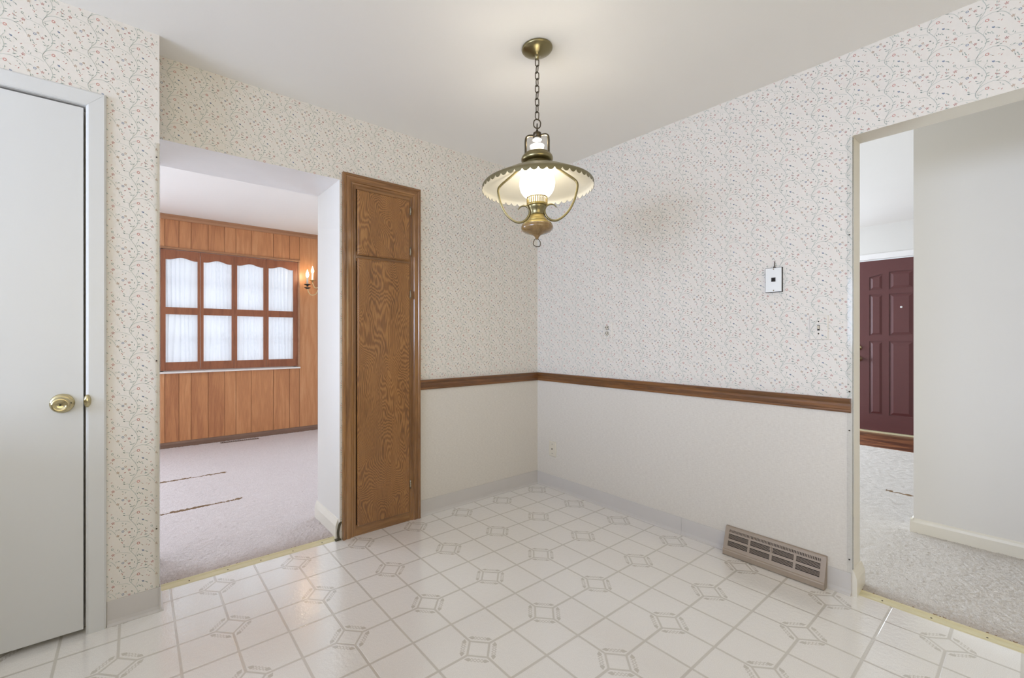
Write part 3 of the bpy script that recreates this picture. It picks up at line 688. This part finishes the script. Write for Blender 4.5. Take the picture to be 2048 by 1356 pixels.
# ================================================================== carpets
def carpet(name, rects, flats, mt, edge, label, creases=()):
    """rects: (x0,x1,y0,y1,step) relief grids; flats: plain boxes"""
    V = []; Fc = []; MI = []; off = 0
    for (x0, x1, y0, y1, st) in rects:
        nx = int((x1-x0)/st)+1; ny = int((y1-y0)/st)+1
        X, Y = np.meshgrid(np.linspace(x0, x1, nx), np.linspace(y0, y1, ny), indexing='ij')
        R_ = np.random.rand(nx, ny)
        Z = .0105+.006*(R_-.5)+.0008*np.sin(X*9+1.3*np.sin(Y*5))*np.sin(Y*7+X*2)
        for (ax, ay, bx, by, wd_, dp) in creases:
            L2 = (bx-ax)**2+(by-ay)**2; tt = np.clip(((X-ax)*(bx-ax)+(Y-ay)*(by-ay))/L2, 0, 1)
            dd = np.hypot(X-(ax+tt*(bx-ax)), Y-(ay+tt*(by-ay))); Z -= dp*np.exp(-(dd/wd_)**2)
        de = edge(X, Y); Z = np.where(de < .03, Z*(.35+.65*np.clip(de/.03, 0, 1)), Z)
        Z[0] = Z[-1] = .009; Z[:, -1] = .009; Z[:, 0] = np.where(de[:, 0] < .03, Z[:, 0], .009)
        Z = np.maximum(Z, .0006)
        Xj = X+(np.random.rand(nx, ny)-.5)*st*.5; Yj = Y+(np.random.rand(nx, ny)-.5)*st*.5
        Xj[0] = X[0]; Xj[-1] = X[-1]; Yj[:, 0] = Y[:, 0]; Yj[:, -1] = Y[:, -1]
        V.append(np.stack([Xj, Yj, Z], -1).reshape(-1, 3))
        idx = np.arange(nx*ny).reshape(nx, ny)+off
        Fq = np.stack([idx[:-1, :-1], idx[1:, :-1], idx[1:, 1:], idx[:-1, 1:]], -1).reshape(-1, 4); Fc.append(Fq)
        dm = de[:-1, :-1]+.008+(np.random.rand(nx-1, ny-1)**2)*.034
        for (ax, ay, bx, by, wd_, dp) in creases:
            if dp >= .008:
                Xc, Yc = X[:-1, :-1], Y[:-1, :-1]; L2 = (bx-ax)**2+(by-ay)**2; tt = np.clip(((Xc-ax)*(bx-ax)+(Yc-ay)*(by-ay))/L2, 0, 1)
                dm = np.where(np.hypot(Xc-(ax+tt*(bx-ax)), Yc-(ay+tt*(by-ay))) < .0115, 0, dm)  # crease centres also get the dark edge material
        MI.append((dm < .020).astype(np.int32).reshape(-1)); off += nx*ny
    V = np.concatenate(V); Fc = np.concatenate(Fc); MI = np.concatenate(MI)
    vs_ = V.tolist(); fs = Fc.tolist(); mi = MI.tolist()
    for (x0, x1, y0, y1) in flats:
        o_ = len(vs_); vs_ += [(x0, y0, .009), (x1, y0, .009), (x1, y1, .009), (x0, y1, .009)]; fs.append((o_, o_+1, o_+2, o_+3)); mi.append(0)
    me = bpy.data.meshes.new(name); me.from_pydata(vs_, [], fs); me.materials.append(mt); me.materials.append(M['carpet_edge_crease'])
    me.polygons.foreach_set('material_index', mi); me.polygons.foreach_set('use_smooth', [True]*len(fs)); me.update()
    o = bpy.data.objects.new(name, me); COL.objects.link(o); return struct(o, label)
DY = 3.0765
arc = [(-2.20, 1.75), (-2.12, 1.66), (-2.065, 1.50), (-2.06, 1.35), (-2.10, 1.20), (-2.13, 1.06)]
cr = [(-2.9, 1.812, -1.942, 1.789, .009, .0085), (-2.9, 1.016, -1.952, 1.037, .010, .0085)]+[(a[0], a[1], b[0], b[1], .02, .003) for a, b in zip(arc[:-1], arc[1:])]
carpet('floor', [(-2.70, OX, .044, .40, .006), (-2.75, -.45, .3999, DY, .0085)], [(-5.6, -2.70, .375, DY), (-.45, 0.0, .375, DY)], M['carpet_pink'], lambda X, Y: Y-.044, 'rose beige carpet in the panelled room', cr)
cr2 = [(1.931, -1.749, 1.90, -2.2, .012, .0085), (1.622, -1.847, 1.58, -2.1, .02, .0075), (2.6, -1.55, 2.58, -1.8, .012, .006)]
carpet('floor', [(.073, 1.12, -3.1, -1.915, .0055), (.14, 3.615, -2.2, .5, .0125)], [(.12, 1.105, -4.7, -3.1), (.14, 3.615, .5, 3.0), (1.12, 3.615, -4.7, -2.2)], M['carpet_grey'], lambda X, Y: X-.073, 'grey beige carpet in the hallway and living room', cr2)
mb = MB(); mb.box(-5.7, .0, .046, 3.3, -.05, .0004, M['carpet_pink']); mb.box(.075, 3.62, -4.7, 3.0, -.05, .0004, M['carpet_grey']); struct(mb.build('floor'), 'subfloor under the carpets')
mb = MB(); mb.box(3.62, 4.72, -4.7, 3.0, -.05, .004, M['parquet']); struct(mb.build('floor'), 'dark wood floor at the front door')

# ================================================================== panelled dining room
mb = MB()
WX0, WX1, WZ0, WZ1 = -2.34, -.972, .815, 2.076
edges = [-5.6, -5.4, -5.2, -5.1, -4.92, -4.75, -4.5, -4.3, -4.1, -3.92, -3.8, -3.62, -3.4, -3.25, -3.05, -2.9, -2.72, -2.55, -2.42, -2.30, -2.178, -2.070, -1.913, -1.755, -1.643, -1.488, -1.251, -1.066, -.951, -.728, -.55, -.38, -.2, 0]
def plankpiece(x0, x1, z0, z1, t):
    g_ = .0022
    mb.add([(x0, DY+.004, z0), (x0+g_, DY, z0), (x1-g_, DY, z0), (x1, DY+.004, z0), (x0, DY+.004, z1), (x0+g_, DY, z1), (x1-g_, DY, z1), (x1, DY+.004, z1)], [(1, 2, 6, 5)], M['plank'], tone=t)
    mb.add([(x0, DY+.004, z0), (x0+g_, DY, z0), (x1-g_, DY, z0), (x1, DY+.004, z0), (x0, DY+.004, z1), (x0+g_, DY, z1), (x1-g_, DY, z1), (x1, DY+.004, z1)], [(0, 1, 5, 4), (2, 3, 7, 6)], M['groove'])
for a, b in zip(edges[:-1], edges[1:]):
    t_ = random.random()*.8+.11
    if -5.11 <= a and b <= -3.39: plankpiece(a, b, 0, .68, t_); plankpiece(a, b, 2.22, H, t_)  # unseen opening cut for the added dining fill
    elif b <= WX0-.02 or a >= WX1: plankpiece(a, b, 0, H, t_)
    else:
        plankpiece(a, b, 0, WZ0-.03, t_); plankpiece(a, b, WZ1+.012, H, t_*.8+.15)
        if a < WX0-.02: plankpiece(a, WX0-.02, WZ0-.03, WZ1+.012, t_)
mb.box(-5.7, -5.1, DY+.005, DY+.12, 0, H, M['white_wall']); mb.box(-3.4, WX0-.02, DY+.005, DY+.12, 0, H, M['white_wall']); mb.box(-5.1, -3.4, DY+.005, DY+.12, 0, .68, M['white_wall']); mb.box(-5.1, -3.4, DY+.005, DY+.12, 2.22, H, M['white_wall']); mb.box(WX1+.02, 0, DY+.005, DY+.12, 0, H, M['white_wall'])
mb.box(WX0-.02, WX1+.02, DY+.005, DY+.12, 0, WZ0-.03, M['white_wall']); mb.box(WX0-.02, WX1+.02, DY+.005, DY+.12, WZ1+.02, H, M['white_wall'])
struct(mb.build('wall_far', recalc=False), 'orange brown wood panelled wall of the far room')
mb = MB(); mb.prism([(0, H-.0), (0, H-.052), (.010, H-.052), (.012, H-.045), (.018, H-.03), (.016, H-.012), (.022, H-.004), (.022, H)], lambda d, z, s: (s, DY-d, z), -5.6, 0, M['panel_trim']); struct(mb.build('trim_4'), 'narrow wood crown over the panelling')
mb = MB(); mb.prism([(0, 0), (.014, 0), (.014, .050), (.009, .066), (0, .070)], lambda d, z, s: (s, DY-d, z), -5.6, 0, M['panel_base']); struct(mb.build('baseboard_far'), 'dull brown baseboard below the panelling')
mb = MB()    # other dining walls
mb.box(-5.7, -5.6, .375, DY, 0, H, M['white_wall'])
struct(mb.build('wall_far_left'), 'left wall of the panelled room')
mb = MB(); mb.box(0, .131, .375, .8, 0, H, M['white_wall']); mb.box(0, .131, 2.7, DY+.1, 0, H, M['white_wall']); mb.box(0, .131, .8, 2.7, 2.15, H, M['white_wall']); struct(mb.build('wall_far_right'), 'right wall of the panelled room')  # unseen opening added to pass living room light into the panelled room
# window: frame moulding, sill, sash behind the shutters
root = bpy.data.objects.new('window_1', None); COL.objects.link(root); root.location = ((WX0+WX1)/2, DY, WZ0); struct(root, 'window of the panelled room behind four wooden shutters')
mb = MB()
cs = [(0, 0), (.004, .012), (.012, .018), (.022, .014), (.026, 0)]
mb.prism(cs, lambda d, h, s: (s, DY-h, WZ1+.004+d), WX0-.03, WX1+.022, M['panel_trim'])
mb.prism(cs, lambda d, h, s: (WX1-.002+d, DY-h, s), WZ0-.01, WZ1+.004, M['panel_trim']); mb.prism(cs, lambda d, h, s: (WX0-.004-d, DY-h, s), WZ0-.01, WZ1+.004, M['panel_trim'])
local(mb.build('window_casing'), root)
mb = MB(); mb.box(WX0-.01, WX1+.026, DY-.030, DY+.10, WZ0-.030, WZ0-.012, M['sill']); o = local(mb.build('window_sill', bevel=.003), root); o['label'] = 'thin white window sill'
mb = MB()
y0, y1 = DY+.075, DY+.105
for (a, b, c, d) in [(WX0-.02, WX0+.03, WZ0-.03, WZ1+.02), (WX1-.03, WX1+.02, WZ0-.03, WZ1+.02), (WX0, WX1, WZ0-.03, WZ0+.03), (WX0, WX1, WZ1-.03, WZ1+.02), (WX0, WX1, 1.425, 1.465), (-1.675, -1.635, WZ0, WZ1)]:
    mb.box(a, b, y0, y1, c, d, M['sill'])
for x in (-2.01, -1.30): mb.box(x-.008, x+.008, y0, y1-.01, WZ0, WZ1, M['sill'])
for z in (1.14, 1.75): mb.box(WX0, WX1, y0, y1-.01, z-.008, z+.008, M['sill'])
local(mb.build('sash'), root)
mb = MB(); mb.box(WX0, WX1, DY+.086, DY+.089, WZ0, WZ1, M['glass']); local(mb.build('pane'), root)
# shutters
bnd = [(-2.338, -1.9885), (-1.9855, -1.6645), (-1.6615, -1.3305), (-1.3275, -.974)]
ops = [(-2.293, -2.011), (-1.956, -1.686), (-1.631, -1.357), (-1.302, -1.024)]
lab = ['leftmost', 'second from the left', 'third from the left', 'rightmost']
for (sx0, sx1), (ox0, ox1), lb_ in zip(bnd, ops, lab):
    t = thing('window_shutter', ((sx0+sx1)/2, DY, WZ0), 'brown wooden arched shutter with sheer fabric, %s of four' % lb_, 'shutter', 'shutters of the panelled room window')
    ya, yb = DY-.004, DY+.018
    F_ = lambda s, z, y: (s, y, z)
    mb = MB()
    mb.box(sx0, ox0, ya, yb, WZ0, 2.075, M['shut']); mb.box(ox1, sx1, ya, yb, WZ0, 2.075, M['shut'])
    mb.box(ox0, ox1, ya, yb, WZ0, .902, M['shut']); mb.box(ox0, ox1, ya, yb, 1.402, 1.476, M['shut'])
    # arched top rail
    top = []; wv = ox1-ox0
    for k in range(25):
        f = k/24; s = abs(f-.5)*2
        z = 1.974 if s > .86 else 1.974+.026*(.5+.5*math.cos(PI*s/.86))
        top.append((ox0+f*wv, z))
    nn = len(top)
    vs_ = [(x, ya, z) for x, z in top]+[(x, ya, 2.075) for x, z in top]+[(x, yb, z) for x, z in top]+[(x, yb, 2.075) for x, z in top]
    fs = []
    for i in range(nn-1): fs += [(i, i+1, nn+i+1, nn+i), (2*nn+i, 3*nn+i, 3*nn+i+1, 2*nn+i+1), (i, 2*nn+i, 2*nn+i+1, i+1), (nn+i, nn+i+1, 3*nn+i+1, 3*nn+i)]
    mb.add(vs_, fs, M['shut']); local(mb.build('frame', bevel=.0012), t)
    for (z0, z1) in ((.895, 1.408), (1.470, 2.005)):
        mb = MB(); nx = 160; nz = 8; vs_ = []
        ph = random.random()*6
        for i in range(nx+1):
            f = i/nx; x = ox0-.006+(wv+.012)*f
            for j in range(nz+1):
                g_ = j/nz
                pz = f*44+ph+1.8*math.sin(f*6+ph+g_*.9)+.5*math.sin(g_*2+f*9)
                y = DY+.032+.008*math.sin(pz)+.003*math.sin(f*23+ph*2+g_*.8)
                x = ox0-.006+(wv+.012)*f+.0075*math.cos(pz+.4)*(.6+.4*math.sin(f*11+ph))
                vs_.append((x, y, z0+(z1-z0)*g_))
        mb.add(vs_, [(i*(nz+1)+j, (i+1)*(nz+1)+j, (i+1)*(nz+1)+j+1, i*(nz+1)+j+1) for i in range(nx) for j in range(nz)], M['sheer'], True)
        o = local(mb.build('curtain', recalc=False), t); o['label'] = 'gathered sheer white fabric'
# floor vent in the carpet
t = thing('floor_vent', (-1.62, 2.975, .012), 'narrow brown floor vent sunk in the carpet below the shuttered window', 'vent')
mb = MB(); mb.box(-.19, .19, -.020, .020, 0, .006, M['vent_brown']); o = mb.build('frame', t); 
mb = MB()
for k in range(17): mb.box(-.175+k*.0215, -.175+k*.0215+.010, -.013, .013, .0062, .0075, M['dark'])
mb.build('grille', t)
t.rotation_euler = (0, 0, -.05)

# candle sconce on the panelled wall
sc = thing('wall_sconce', (-.66, DY, 1.86), 'brass candle wall sconce with lit flame bulbs on the wood panelling', 'sconce')
mb = MB(); mb.lathe([(0, 0), (.040, 0), (.042, .006), (.030, .014), (.016, .020), (.012, .034), (0, .036)], (-.62, DY, 1.80), M['brass_hi'], 32, 'y'); local(mb.build('backplate'), sc)
def candle(cx, cy, cz, lit, cs_, droop, dark):
    mb = MB()
    st = (-.62, DY-.03, 1.80)
    d = droop
    q = bez([(cx, cy, cz-.025), (cx+.012, cy, cz-.8*d), (cx+.45*d, cy+.006, cz-1.15*d), (cx+d, cy+.02, cz-d), (cx+1.45*d, (st[1]+cy)/2, cz-.45*d), ((cx+1.5*d+st[0])/2, st[1]-.01, (cz+st[2])/2), st], 8)
    mb.tube(q, .0055, M['arm_gold'], 8); a = local(mb.build('arm'), sc)
    mb = MB(); mt = M['dark'] if dark else M['brass_hi']
    mb.lathe([(0, -.022), (.009, -.020), (.010, -.008), (.034, .003), (.040, .007), (.034, .008), (.010, .002), (.010, .006), (0, .006)], (cx, cy, cz-.004), mt, 28)
    if dark: mb.lathe([(0, -.022), (.010, -.020), (.036, -.006), (.038, -.003), (.030, -.003), (0, -.008)], (cx, cy, cz-.032), mt, 28)
    local(mb.build('drip_pan'), sc)
    mb = MB(); mb.lathe([(0, 0), (.0115, 0), (.0115, .085), (.010, .088), (0, .088)], (cx, cy, cz), M['candle'], 20); s_ = local(mb.build('candle_sleeve'), sc)
    mb = MB(); mb.lathe([(.006, .086), (.012, .096), (.0165, .112), (.016, .128), (.010, .148), (.004, .165), (.0015, .178), (0, .18)], (cx, cy, cz), M['flame'] if lit else M['flame_dim'], 20)
    b_ = mb.build('flame_bulb'); b_.parent = s_
candle(-.905, DY-.16, 1.795, True, 1, .105, True)
candle(-.815, DY-.07, 1.860, False, 1, .075, False)

# ================================================================== hall, living room, front door
HX = 1.105
mb = MB(); mb.box(HX, HX+.125, -4.7, -1.990, 0, 2.56, M['white_wall']); struct(mb.build('wall_hall'), 'plain off white hallway wall seen through the right opening')
hb = [(0, 0), (.014, 0), (.014, .070), (.010, .084), (0, .092)]
mb = MB(); mb.prism(hb, lambda d, z, s: (HX-d, s, z), -4.7, -1.978, M['cream']); mb.prism(hb, lambda d, z, s: (s, -1.990+d, z), HX-.013, HX+.139, M['cream']); struct(mb.build('baseboard_hall'), 'cream baseboard along the hallway wall')
mb = MB(); mb.box(.131, 4.7, -4.7, 3.1, 2.53, 2.63, M['ceil']); mb.box(.131, .14, -4.7, 3.1, H, 2.53, M['white_wall']); struct(mb.build('ceiling'), 'bright ceiling of the living room')
EX = 4.61
DYa, DYb, DZT = -1.905, -.995, 2.107
mb = MB()
mb.box(EX, EX+.12, -4.7, DYa-.02, 0, 2.53, M['white_wall']); mb.box(EX, EX+.12, DYb+.02, -.6, 0, 2.53, M['white_wall']); mb.box(EX, EX+.12, DYa-.02, DYb+.02, DZT+.02, 2.53, M['white_wall'])
mb.box(EX, EX+.12, -.6, 1.3, 0, .7, M['white_wall']); mb.box(EX, EX+.12, -.6, 1.3, 2.15, 2.53, M['white_wall']); mb.box(EX, EX+.12, 1.3, 3.1, 0, 2.53, M['white_wall'])
struct(mb.build('wall_entry'), 'off white wall around the burgundy front door')
mb = MB(); mb.box(.131, 1.6, 3.0, 3.1, 0, 2.53, M['white_wall']); mb.box(3.6, 4.7, 3.0, 3.1, 0, 2.53, M['white_wall']); mb.box(1.6, 3.6, 3.0, 3.1, 0, .7, M['white_wall']); mb.box(1.6, 3.6, 3.0, 3.1, 2.15, 2.53, M['white_wall']); struct(mb.build('wall_living_left'), 'left wall of the living room')
mb = MB(); mb.box(.131, .25, -4.8, -4.7, 0, 2.53, M['white_wall']); mb.box(.95, 4.7, -4.8, -4.7, 0, 2.53, M['white_wall']); mb.box(.25, .95, -4.8, -4.7, 0, .7, M['white_wall']); mb.box(.25, .95, -4.8, -4.7, 2.1, 2.53, M['white_wall']); struct(mb.build('wall_living_back'), 'back wall of the hallway')
mb = MB()
mb.box(EX-.018, EX, DYa-.075, DYb+.075, DZT+.006, DZT+.074, M['sill']); mb.box(EX-.018, EX, DYa-.075, DYa-.008, 0, DZT+.006, M['sill']); mb.box(EX-.018, EX, DYb+.008, DYb+.075, 0, DZT+.006, M['sill'])
struct(mb.build('trim_5', bevel=.003), 'white casing around the burgundy front door')
mb = MB(); mb.box(EX-.02, EX+.05, DYa-.01, DYb+.01, .004, .022, M['gold_strip']); struct(mb.build('trim_6'), 'metal sill below the front door')
root = bpy.data.objects.new('door_2', None); COL.objects.link(root); root.location = (EX, -1.45, 0); struct(root, 'burgundy panelled front door')
FD = lambda s, z, d: (EX+.014-d, s, z)
mb = MB(); mb.box(EX+.014, EX+.05, DYa+.003, DYb-.003, .024, DZT-.008, M['burg'])
# columns: left narrow, wide middle, right narrow (seen from inside left = +y)
cols = [(-1.732, -1.608), (-1.554, -1.346), (-1.292, -1.168)]
rowz = [(.225, 1.115), (1.184, 1.684), (1.740, 1.945)]
TH = .009
ys = [DYa+.003]+[v for c_ in cols for v in c_]+[DYb-.003]
for a, b in zip(ys[0::2], ys[1::2]): mb.prism([(a, .024), (b, .024), (b, DZT-.008), (a, DZT-.008)], FD, 0, TH, M['burg'])
def arch(y):     # underside of the top rail
    s = abs(y+1.45)
    return 1.945+.006*(1-(s/.104)**2) if s <= .105 else 1.932-.035*((s-.158)/.124)
for ci, (a, b) in enumerate(cols):
    mb.prism([(a, .024), (b, .024), (b, rowz[0][0]), (a, rowz[0][0])], FD, 0, TH, M['burg'])
    mb.prism([(a, rowz[0][1]), (b, rowz[0][1]), (b, rowz[1][0]), (a, rowz[1][0])], FD, 0, TH, M['burg'])
    mb.prism([(a, rowz[1][1]), (b, rowz[1][1]), (b, rowz[2][0]), (a, rowz[2][0])], FD, 0, TH, M['burg'])
    N_ = 8; arcp = [(a+(b-a)*k/N_, arch(a+(b-a)*k/N_)) for k in range(N_+1)]
    for k in range(N_): mb.prism([arcp[k], arcp[k+1], (arcp[k+1][0], DZT-.008), (arcp[k][0], DZT-.008)], FD, 0, TH, M['burg'])
    for ri, (z0, z1) in enumerate(rowz):
        if ri < 2:
            o1 = [(a+.010, z0+.010), (b-.010, z0+.010), (b-.010, z1-.010), (a+.010, z1-.010)]; i_ = .038 if ci == 1 else .032
            o2 = [(a+i_, z0+i_), (b-i_, z0+i_), (b-i_, z1-i_), (a+i_, z1-i_)]
        else:
            i_ = .038 if ci == 1 else .032
            def ol(i): return [(a+i, z0+i), (b-i, z0+i)]+[(b-i-(b-a-2*i)*k/4, arch(b-i-(b-a-2*i)*k/4)-i) for k in range(5)]
            o1 = ol(.010); o2 = ol(i_)
        mb.frustum(o1, o2, FD, 0, TH-.001, M['burg'])
local(mb.build('door_panel', bevel=.0015), root)
mb = MB(); mb.lathe([(0, TH), (.011, TH), (.011, TH+.003), (.007, TH+.004), (0, TH+.003)], (EX+.014, -1.452, 1.520), M['plate_white'], 20, '-x'); o = local(mb.build('peephole'), root); o['label'] = 'small peephole with the daylight through it painted white'  # daylight through the lens put in as plain white
mb = MB(); mb.lathe([(0, 0), (.032, 0), (.032, .006), (.022, .016), (.012, .022), (.010, .030), (0, .031)], (EX+.005, -1.070, 1.034), M['brass_hi'], 28, '-x'); local(mb.build('deadbolt'), root)
mb = MB(); mb.lathe([(0, 0), (.033, 0), (.033, .006), (.014, .012), (.011, .030), (.024, .040), (.028, .052), (.020, .062), (0, .064)], (EX+.005, -1.070, .897), M['brass_hi'], 28, '-x'); local(mb.build('door_knob'), root)

# ================================================================== pendant lamp
LC = Vector((-1.138, -1.088, 0)); 
lamp = thing('pendant_lamp', (LC.x, LC.y, H), 'antique brass hanging lamp with scalloped dome shade and lit opal glass globe', 'lamp')
def LP(name, prof, mt, seg=64, bevel=0, caps=True, lbl=None, par=None):
    mb = MB(); mb.lathe(prof, (0, 0, 0), mt, seg, caps=caps); o = mb.build(name, par or lamp)
    o.location = (0, 0, -H) if par is None else (0, 0, 0)
    if lbl: o['label'] = lbl
    return o
LP('canopy', [(.066, 2.4385), (.0675, 2.432), (.064, 2.427), (.052, 2.420), (.036, 2.412), (.020, 2.405), (.010, 2.401), (.009, 2.392), (.005, 2.386), (0, 2.385)], M['brass'])
# ring under the canopy and chain
def link(zc, hh, ww, r, ang, name='chain_link', tilt=0):
    pts = []; hw = ww/2-r; hl = hh/2-r; st_ = hl-hw
    for k in range(28):
        a = 2*PI*k/28; x = hw*math.cos(a); z = hw*math.sin(a)+(st_ if math.sin(a) >= 0 else -st_)
        pts.append((x*math.cos(ang), x*math.sin(ang), z))
    mb = MB(); mb.tube(pts, r, M['brass_dk'], 8, True); o = mb.build(name, lamp); o.location = (0, 0, zc-H); o.rotation_euler = (0, tilt, 0); return o
z = 2.374; k = 0; a0 = -YAW
while z > 2.135:
    link(z, .038, .0215, .0021, a0+(.35 if k % 2 == 0 else .35+PI/2), tilt=.05*math.sin(k*1.7)); z -= .0292; k += 1
link(2.103, .046, .037, .0026, a0+.2, tilt=.12); link(2.088, .034, .022, .0022, a0+1.5)
# hub
LP('hub', [(0, 2.078), (.004, 2.078), (.006, 2.066), (.017, 2.063), (.018, 2.058), (.018, 2.044), (.015, 2.041), (0, 2.041)], M['brass_dk'], 32)
LP('smoke_bell_cap', [(0, 2.041), (.014, 2.041), (.0195, 2.034), (.0195, 2.031), (0, 2.0305)], M['cream'], 32)
DR = Vector((math.cos(YAW), -math.sin(YAW), 0)); FW = Vector((math.sin(YAW), math.cos(YAW), 0))
U = (DR*math.cos(.22)-FW*math.sin(.22)).normalized()       # direction of yoke and arms
def up(r, z): p = U*r; return (p.x, p.y, z)
mb = MB()
mb.tube(bez([up(-.050, 1.968), up(-.050, 2.000), up(-.050, 2.030), up(-.047, 2.046), up(-.036, 2.053), up(-.017, 2.052)], 6), .0052, M['brass_dk'], 10)
mb.tube(bez([up(.050, 1.968), up(.050, 2.000), up(.050, 2.030), up(.047, 2.046), up(.036, 2.053), up(.017, 2.052)], 6), .0052, M['brass_dk'], 10)
o = mb.build('yoke', lamp); o.location = (0, 0, -H)
LP('glass_chimney', [(.0235, 1.925), (.0235, 1.968), (.026, 1.985), (.0305, 2.000), (.0315, 2.006), (.0295, 2.006), (.025, 1.990), (.0215, 1.970), (.0215, 1.925)], M['opal_dim'], 40, caps=False, lbl='white opal glass chimney top')
LP('collar', [(.030, 1.972), (.052, 1.972), (.056, 1.969), (.060, 1.966), (.060, 1.962), (.066, 1.958), (.0695, 1.950), (.0695, 1.942), (.066, 1.936), (.056, 1.933), (.050, 1.931), (.050, 1.918), (.046, 1.916), (.030, 1.916), (.030, 1.972)], M['brass'], 64, caps=False)
# shade with scalloped rim
SEG = 288; NSC = 48
def scallop(kk): f = (kk % (SEG//NSC))/(SEG//NSC); return abs(math.sin(PI*f))**.7
def ringrow(r, zf): return [(r*math.cos(2*PI*k_/SEG), r*math.sin(2*PI*k_/SEG), zf(k_)) for k_ in range(SEG)]
def surf(rows, mt, nm, lbl):
    mb = MB(); vs_ = [p for r in rows for p in r]; nr = len(rows)
    mb.add(vs_, [(i*SEG+k_, i*SEG+(k_+1) % SEG, (i+1)*SEG+(k_+1) % SEG, (i+1)*SEG+k_) for i in range(nr-1) for k_ in range(SEG)], mt, True)
    o = mb.build(nm, lamp, recalc=False); o.location = (0, 0, -H); o['label'] = lbl; return o
prof_o = [(.046, 1.918), (.070, 1.913), (.110, 1.899), (.150, 1.881), (.190, 1.861), (.225, 1.843), (.238, 1.836), (.2425, 1.830)]
rows_o = [ringrow(r, (lambda z_: (lambda k_: z_))(z_)) for r, z_ in prof_o]+[ringrow(.2435, lambda k_: 1.8225), ringrow(.2440, lambda k_: 1.8215-.0125*scallop(k_))]
surf(rows_o, M['shade_out'], 'shade', 'brass toned dome shade with scalloped rim')
prof_i = [(.046, 1.9165), (.070, 1.9115), (.110, 1.8975), (.150, 1.8795), (.190, 1.8595), (.2245, 1.8415), (.237, 1.8345), (.2410, 1.829)]
rows_i = [ringrow(r, (lambda z_: (lambda k_: z_))(z_)) for r, z_ in prof_i]+[ringrow(.2420, lambda k_: 1.8225), ringrow(.2425, lambda k_: 1.8215-.0122*scallop(k_))]
surf(rows_i, M['shade_in'], 'shade_lining', 'cream enamel inside of the shade')
# globe
gp = [(.0, 1.905), (.030, 1.903), (.052, 1.893), (.068, 1.875), (.0765, 1.852), (.0775, 1.832), (.072, 1.808), (.060, 1.789), (.047, 1.778), (.043, 1.772)]
gs = [(p.x, p.y) for p in bez([(a, b, 0) for a, b in gp], 4)]
LP('globe', [(max(a, 0), b) for a, b in gs], M['opal'], 48, caps=False, lbl='round opal white glass globe, lit')
# gallery with slots
mb = MB()
mb.lathe([(.0445, 1.780), (.046, 1.779), (.046, 1.773), (.044, 1.772), (.0445, 1.780)], (0, 0, 0), M['cream_brass'], 48, caps=False)
mb.lathe([(.0445, 1.748), (.046, 1.748), (.045, 1.742), (.0425, 1.738), (.0425, 1.745), (.0445, 1.748)], (0, 0, 0), M['cream_brass'], 48, caps=False)
for k_ in range(30):
    a = 2*PI*k_/30; ca, sa = math.cos(a), math.sin(a); rr = .0448
    mb.obox(lambda s, t_, h: (ca*(rr+t_)-sa*s, sa*(rr+t_)+ca*s, h), -.0026, .0026, -.0008, .0012, 1.746, 1.775, M['cream_brass'])
o = mb.build('gallery', lamp); o.location = (0, 0, -H); o['label'] = 'pierced brass ring holding the globe'
LP('gallery_inner_glass', [(.040, 1.772), (.0405, 1.742)], M['opal_dim'], 40, caps=False)
LP('neck', [(0, 1.741), (.041, 1.741), (.0415, 1.737), (.037, 1.727), (.032, 1.716), (.0305, 1.706), (.031, 1.7), (0, 1.7)], M['brass'], 48)
LP('font', [(.0, 1.7), (.031, 1.700), (.033, 1.692), (.039, 1.682), (.046, 1.676), (.048, 1.673), (.046, 1.671), (.052, 1.669), (.060, 1.664), (.066, 1.657), (.0665, 1.655), (0, 1.655)], M['cream_brass'], 56)
LP('bowl', [(0, 1.6555), (.0668, 1.6555), (.0695, 1.649), (.0705, 1.642), (.068, 1.634), (.058, 1.625), (.040, 1.618), (.024, 1.613), (.014, 1.608), (.008, 1.600), (.004, 1.592), (0, 1.590)], M['lampwood'], 56, lbl='turned honey brown wood bowl')
mb = MB()
for sgn in (-1, 1):
    q = [up(sgn*.085, 1.903), up(sgn*.125, 1.872), up(sgn*.160, 1.845), up(sgn*.173, 1.826), up(sgn*.172, 1.800), up(sgn*.160, 1.755), up(sgn*.138, 1.712), up(sgn*.110, 1.684), up(sgn*.082, 1.671), up(sgn*.056, 1.677), up(sgn*.037, 1.698), up(sgn*.033, 1.722), up(sgn*.042, 1.739), up(sgn*.058, 1.744), up(sgn*.074, 1.740), up(sgn*.084, 1.728)]
    q = bez(q, 6)
    mb = MB(); nq = len(q); mb.tube(q, [.0052 if i < nq*.8 else .0052-.0034*((i/nq-.8)/.2) for i in range(nq)], M['brass'], 10)
    o = mb.build('scroll_arm', lamp); o.location = (0, 0, -H)
mb = MB(); R_ = []
for p in bez([up(.0, 1.598), up(-.012, 1.590), up(-.0165, 1.572), up(-.008, 1.563), (up(.006, 1.560)), up(.013, 1.563), up(.014, 1.578), up(.008, 1.590), up(.0, 1.598)], 5)[:-1]: R_.append(tuple(p))
mb.tube(R_, .0018, M['brass_dk'], 8, True); o = mb.build('pull_ring', lamp); o.location = (0, 0, -H)
lt = bpy.data.lights.new('globe_bulb', 'POINT'); lt.energy = 6.5; lt.color = (1, .92, .78); lt.shadow_soft_size = .03
lo = bpy.data.objects.new('globe_bulb', lt); COL.objects.link(lo); lo.location = (LC.x, LC.y, 1.985)
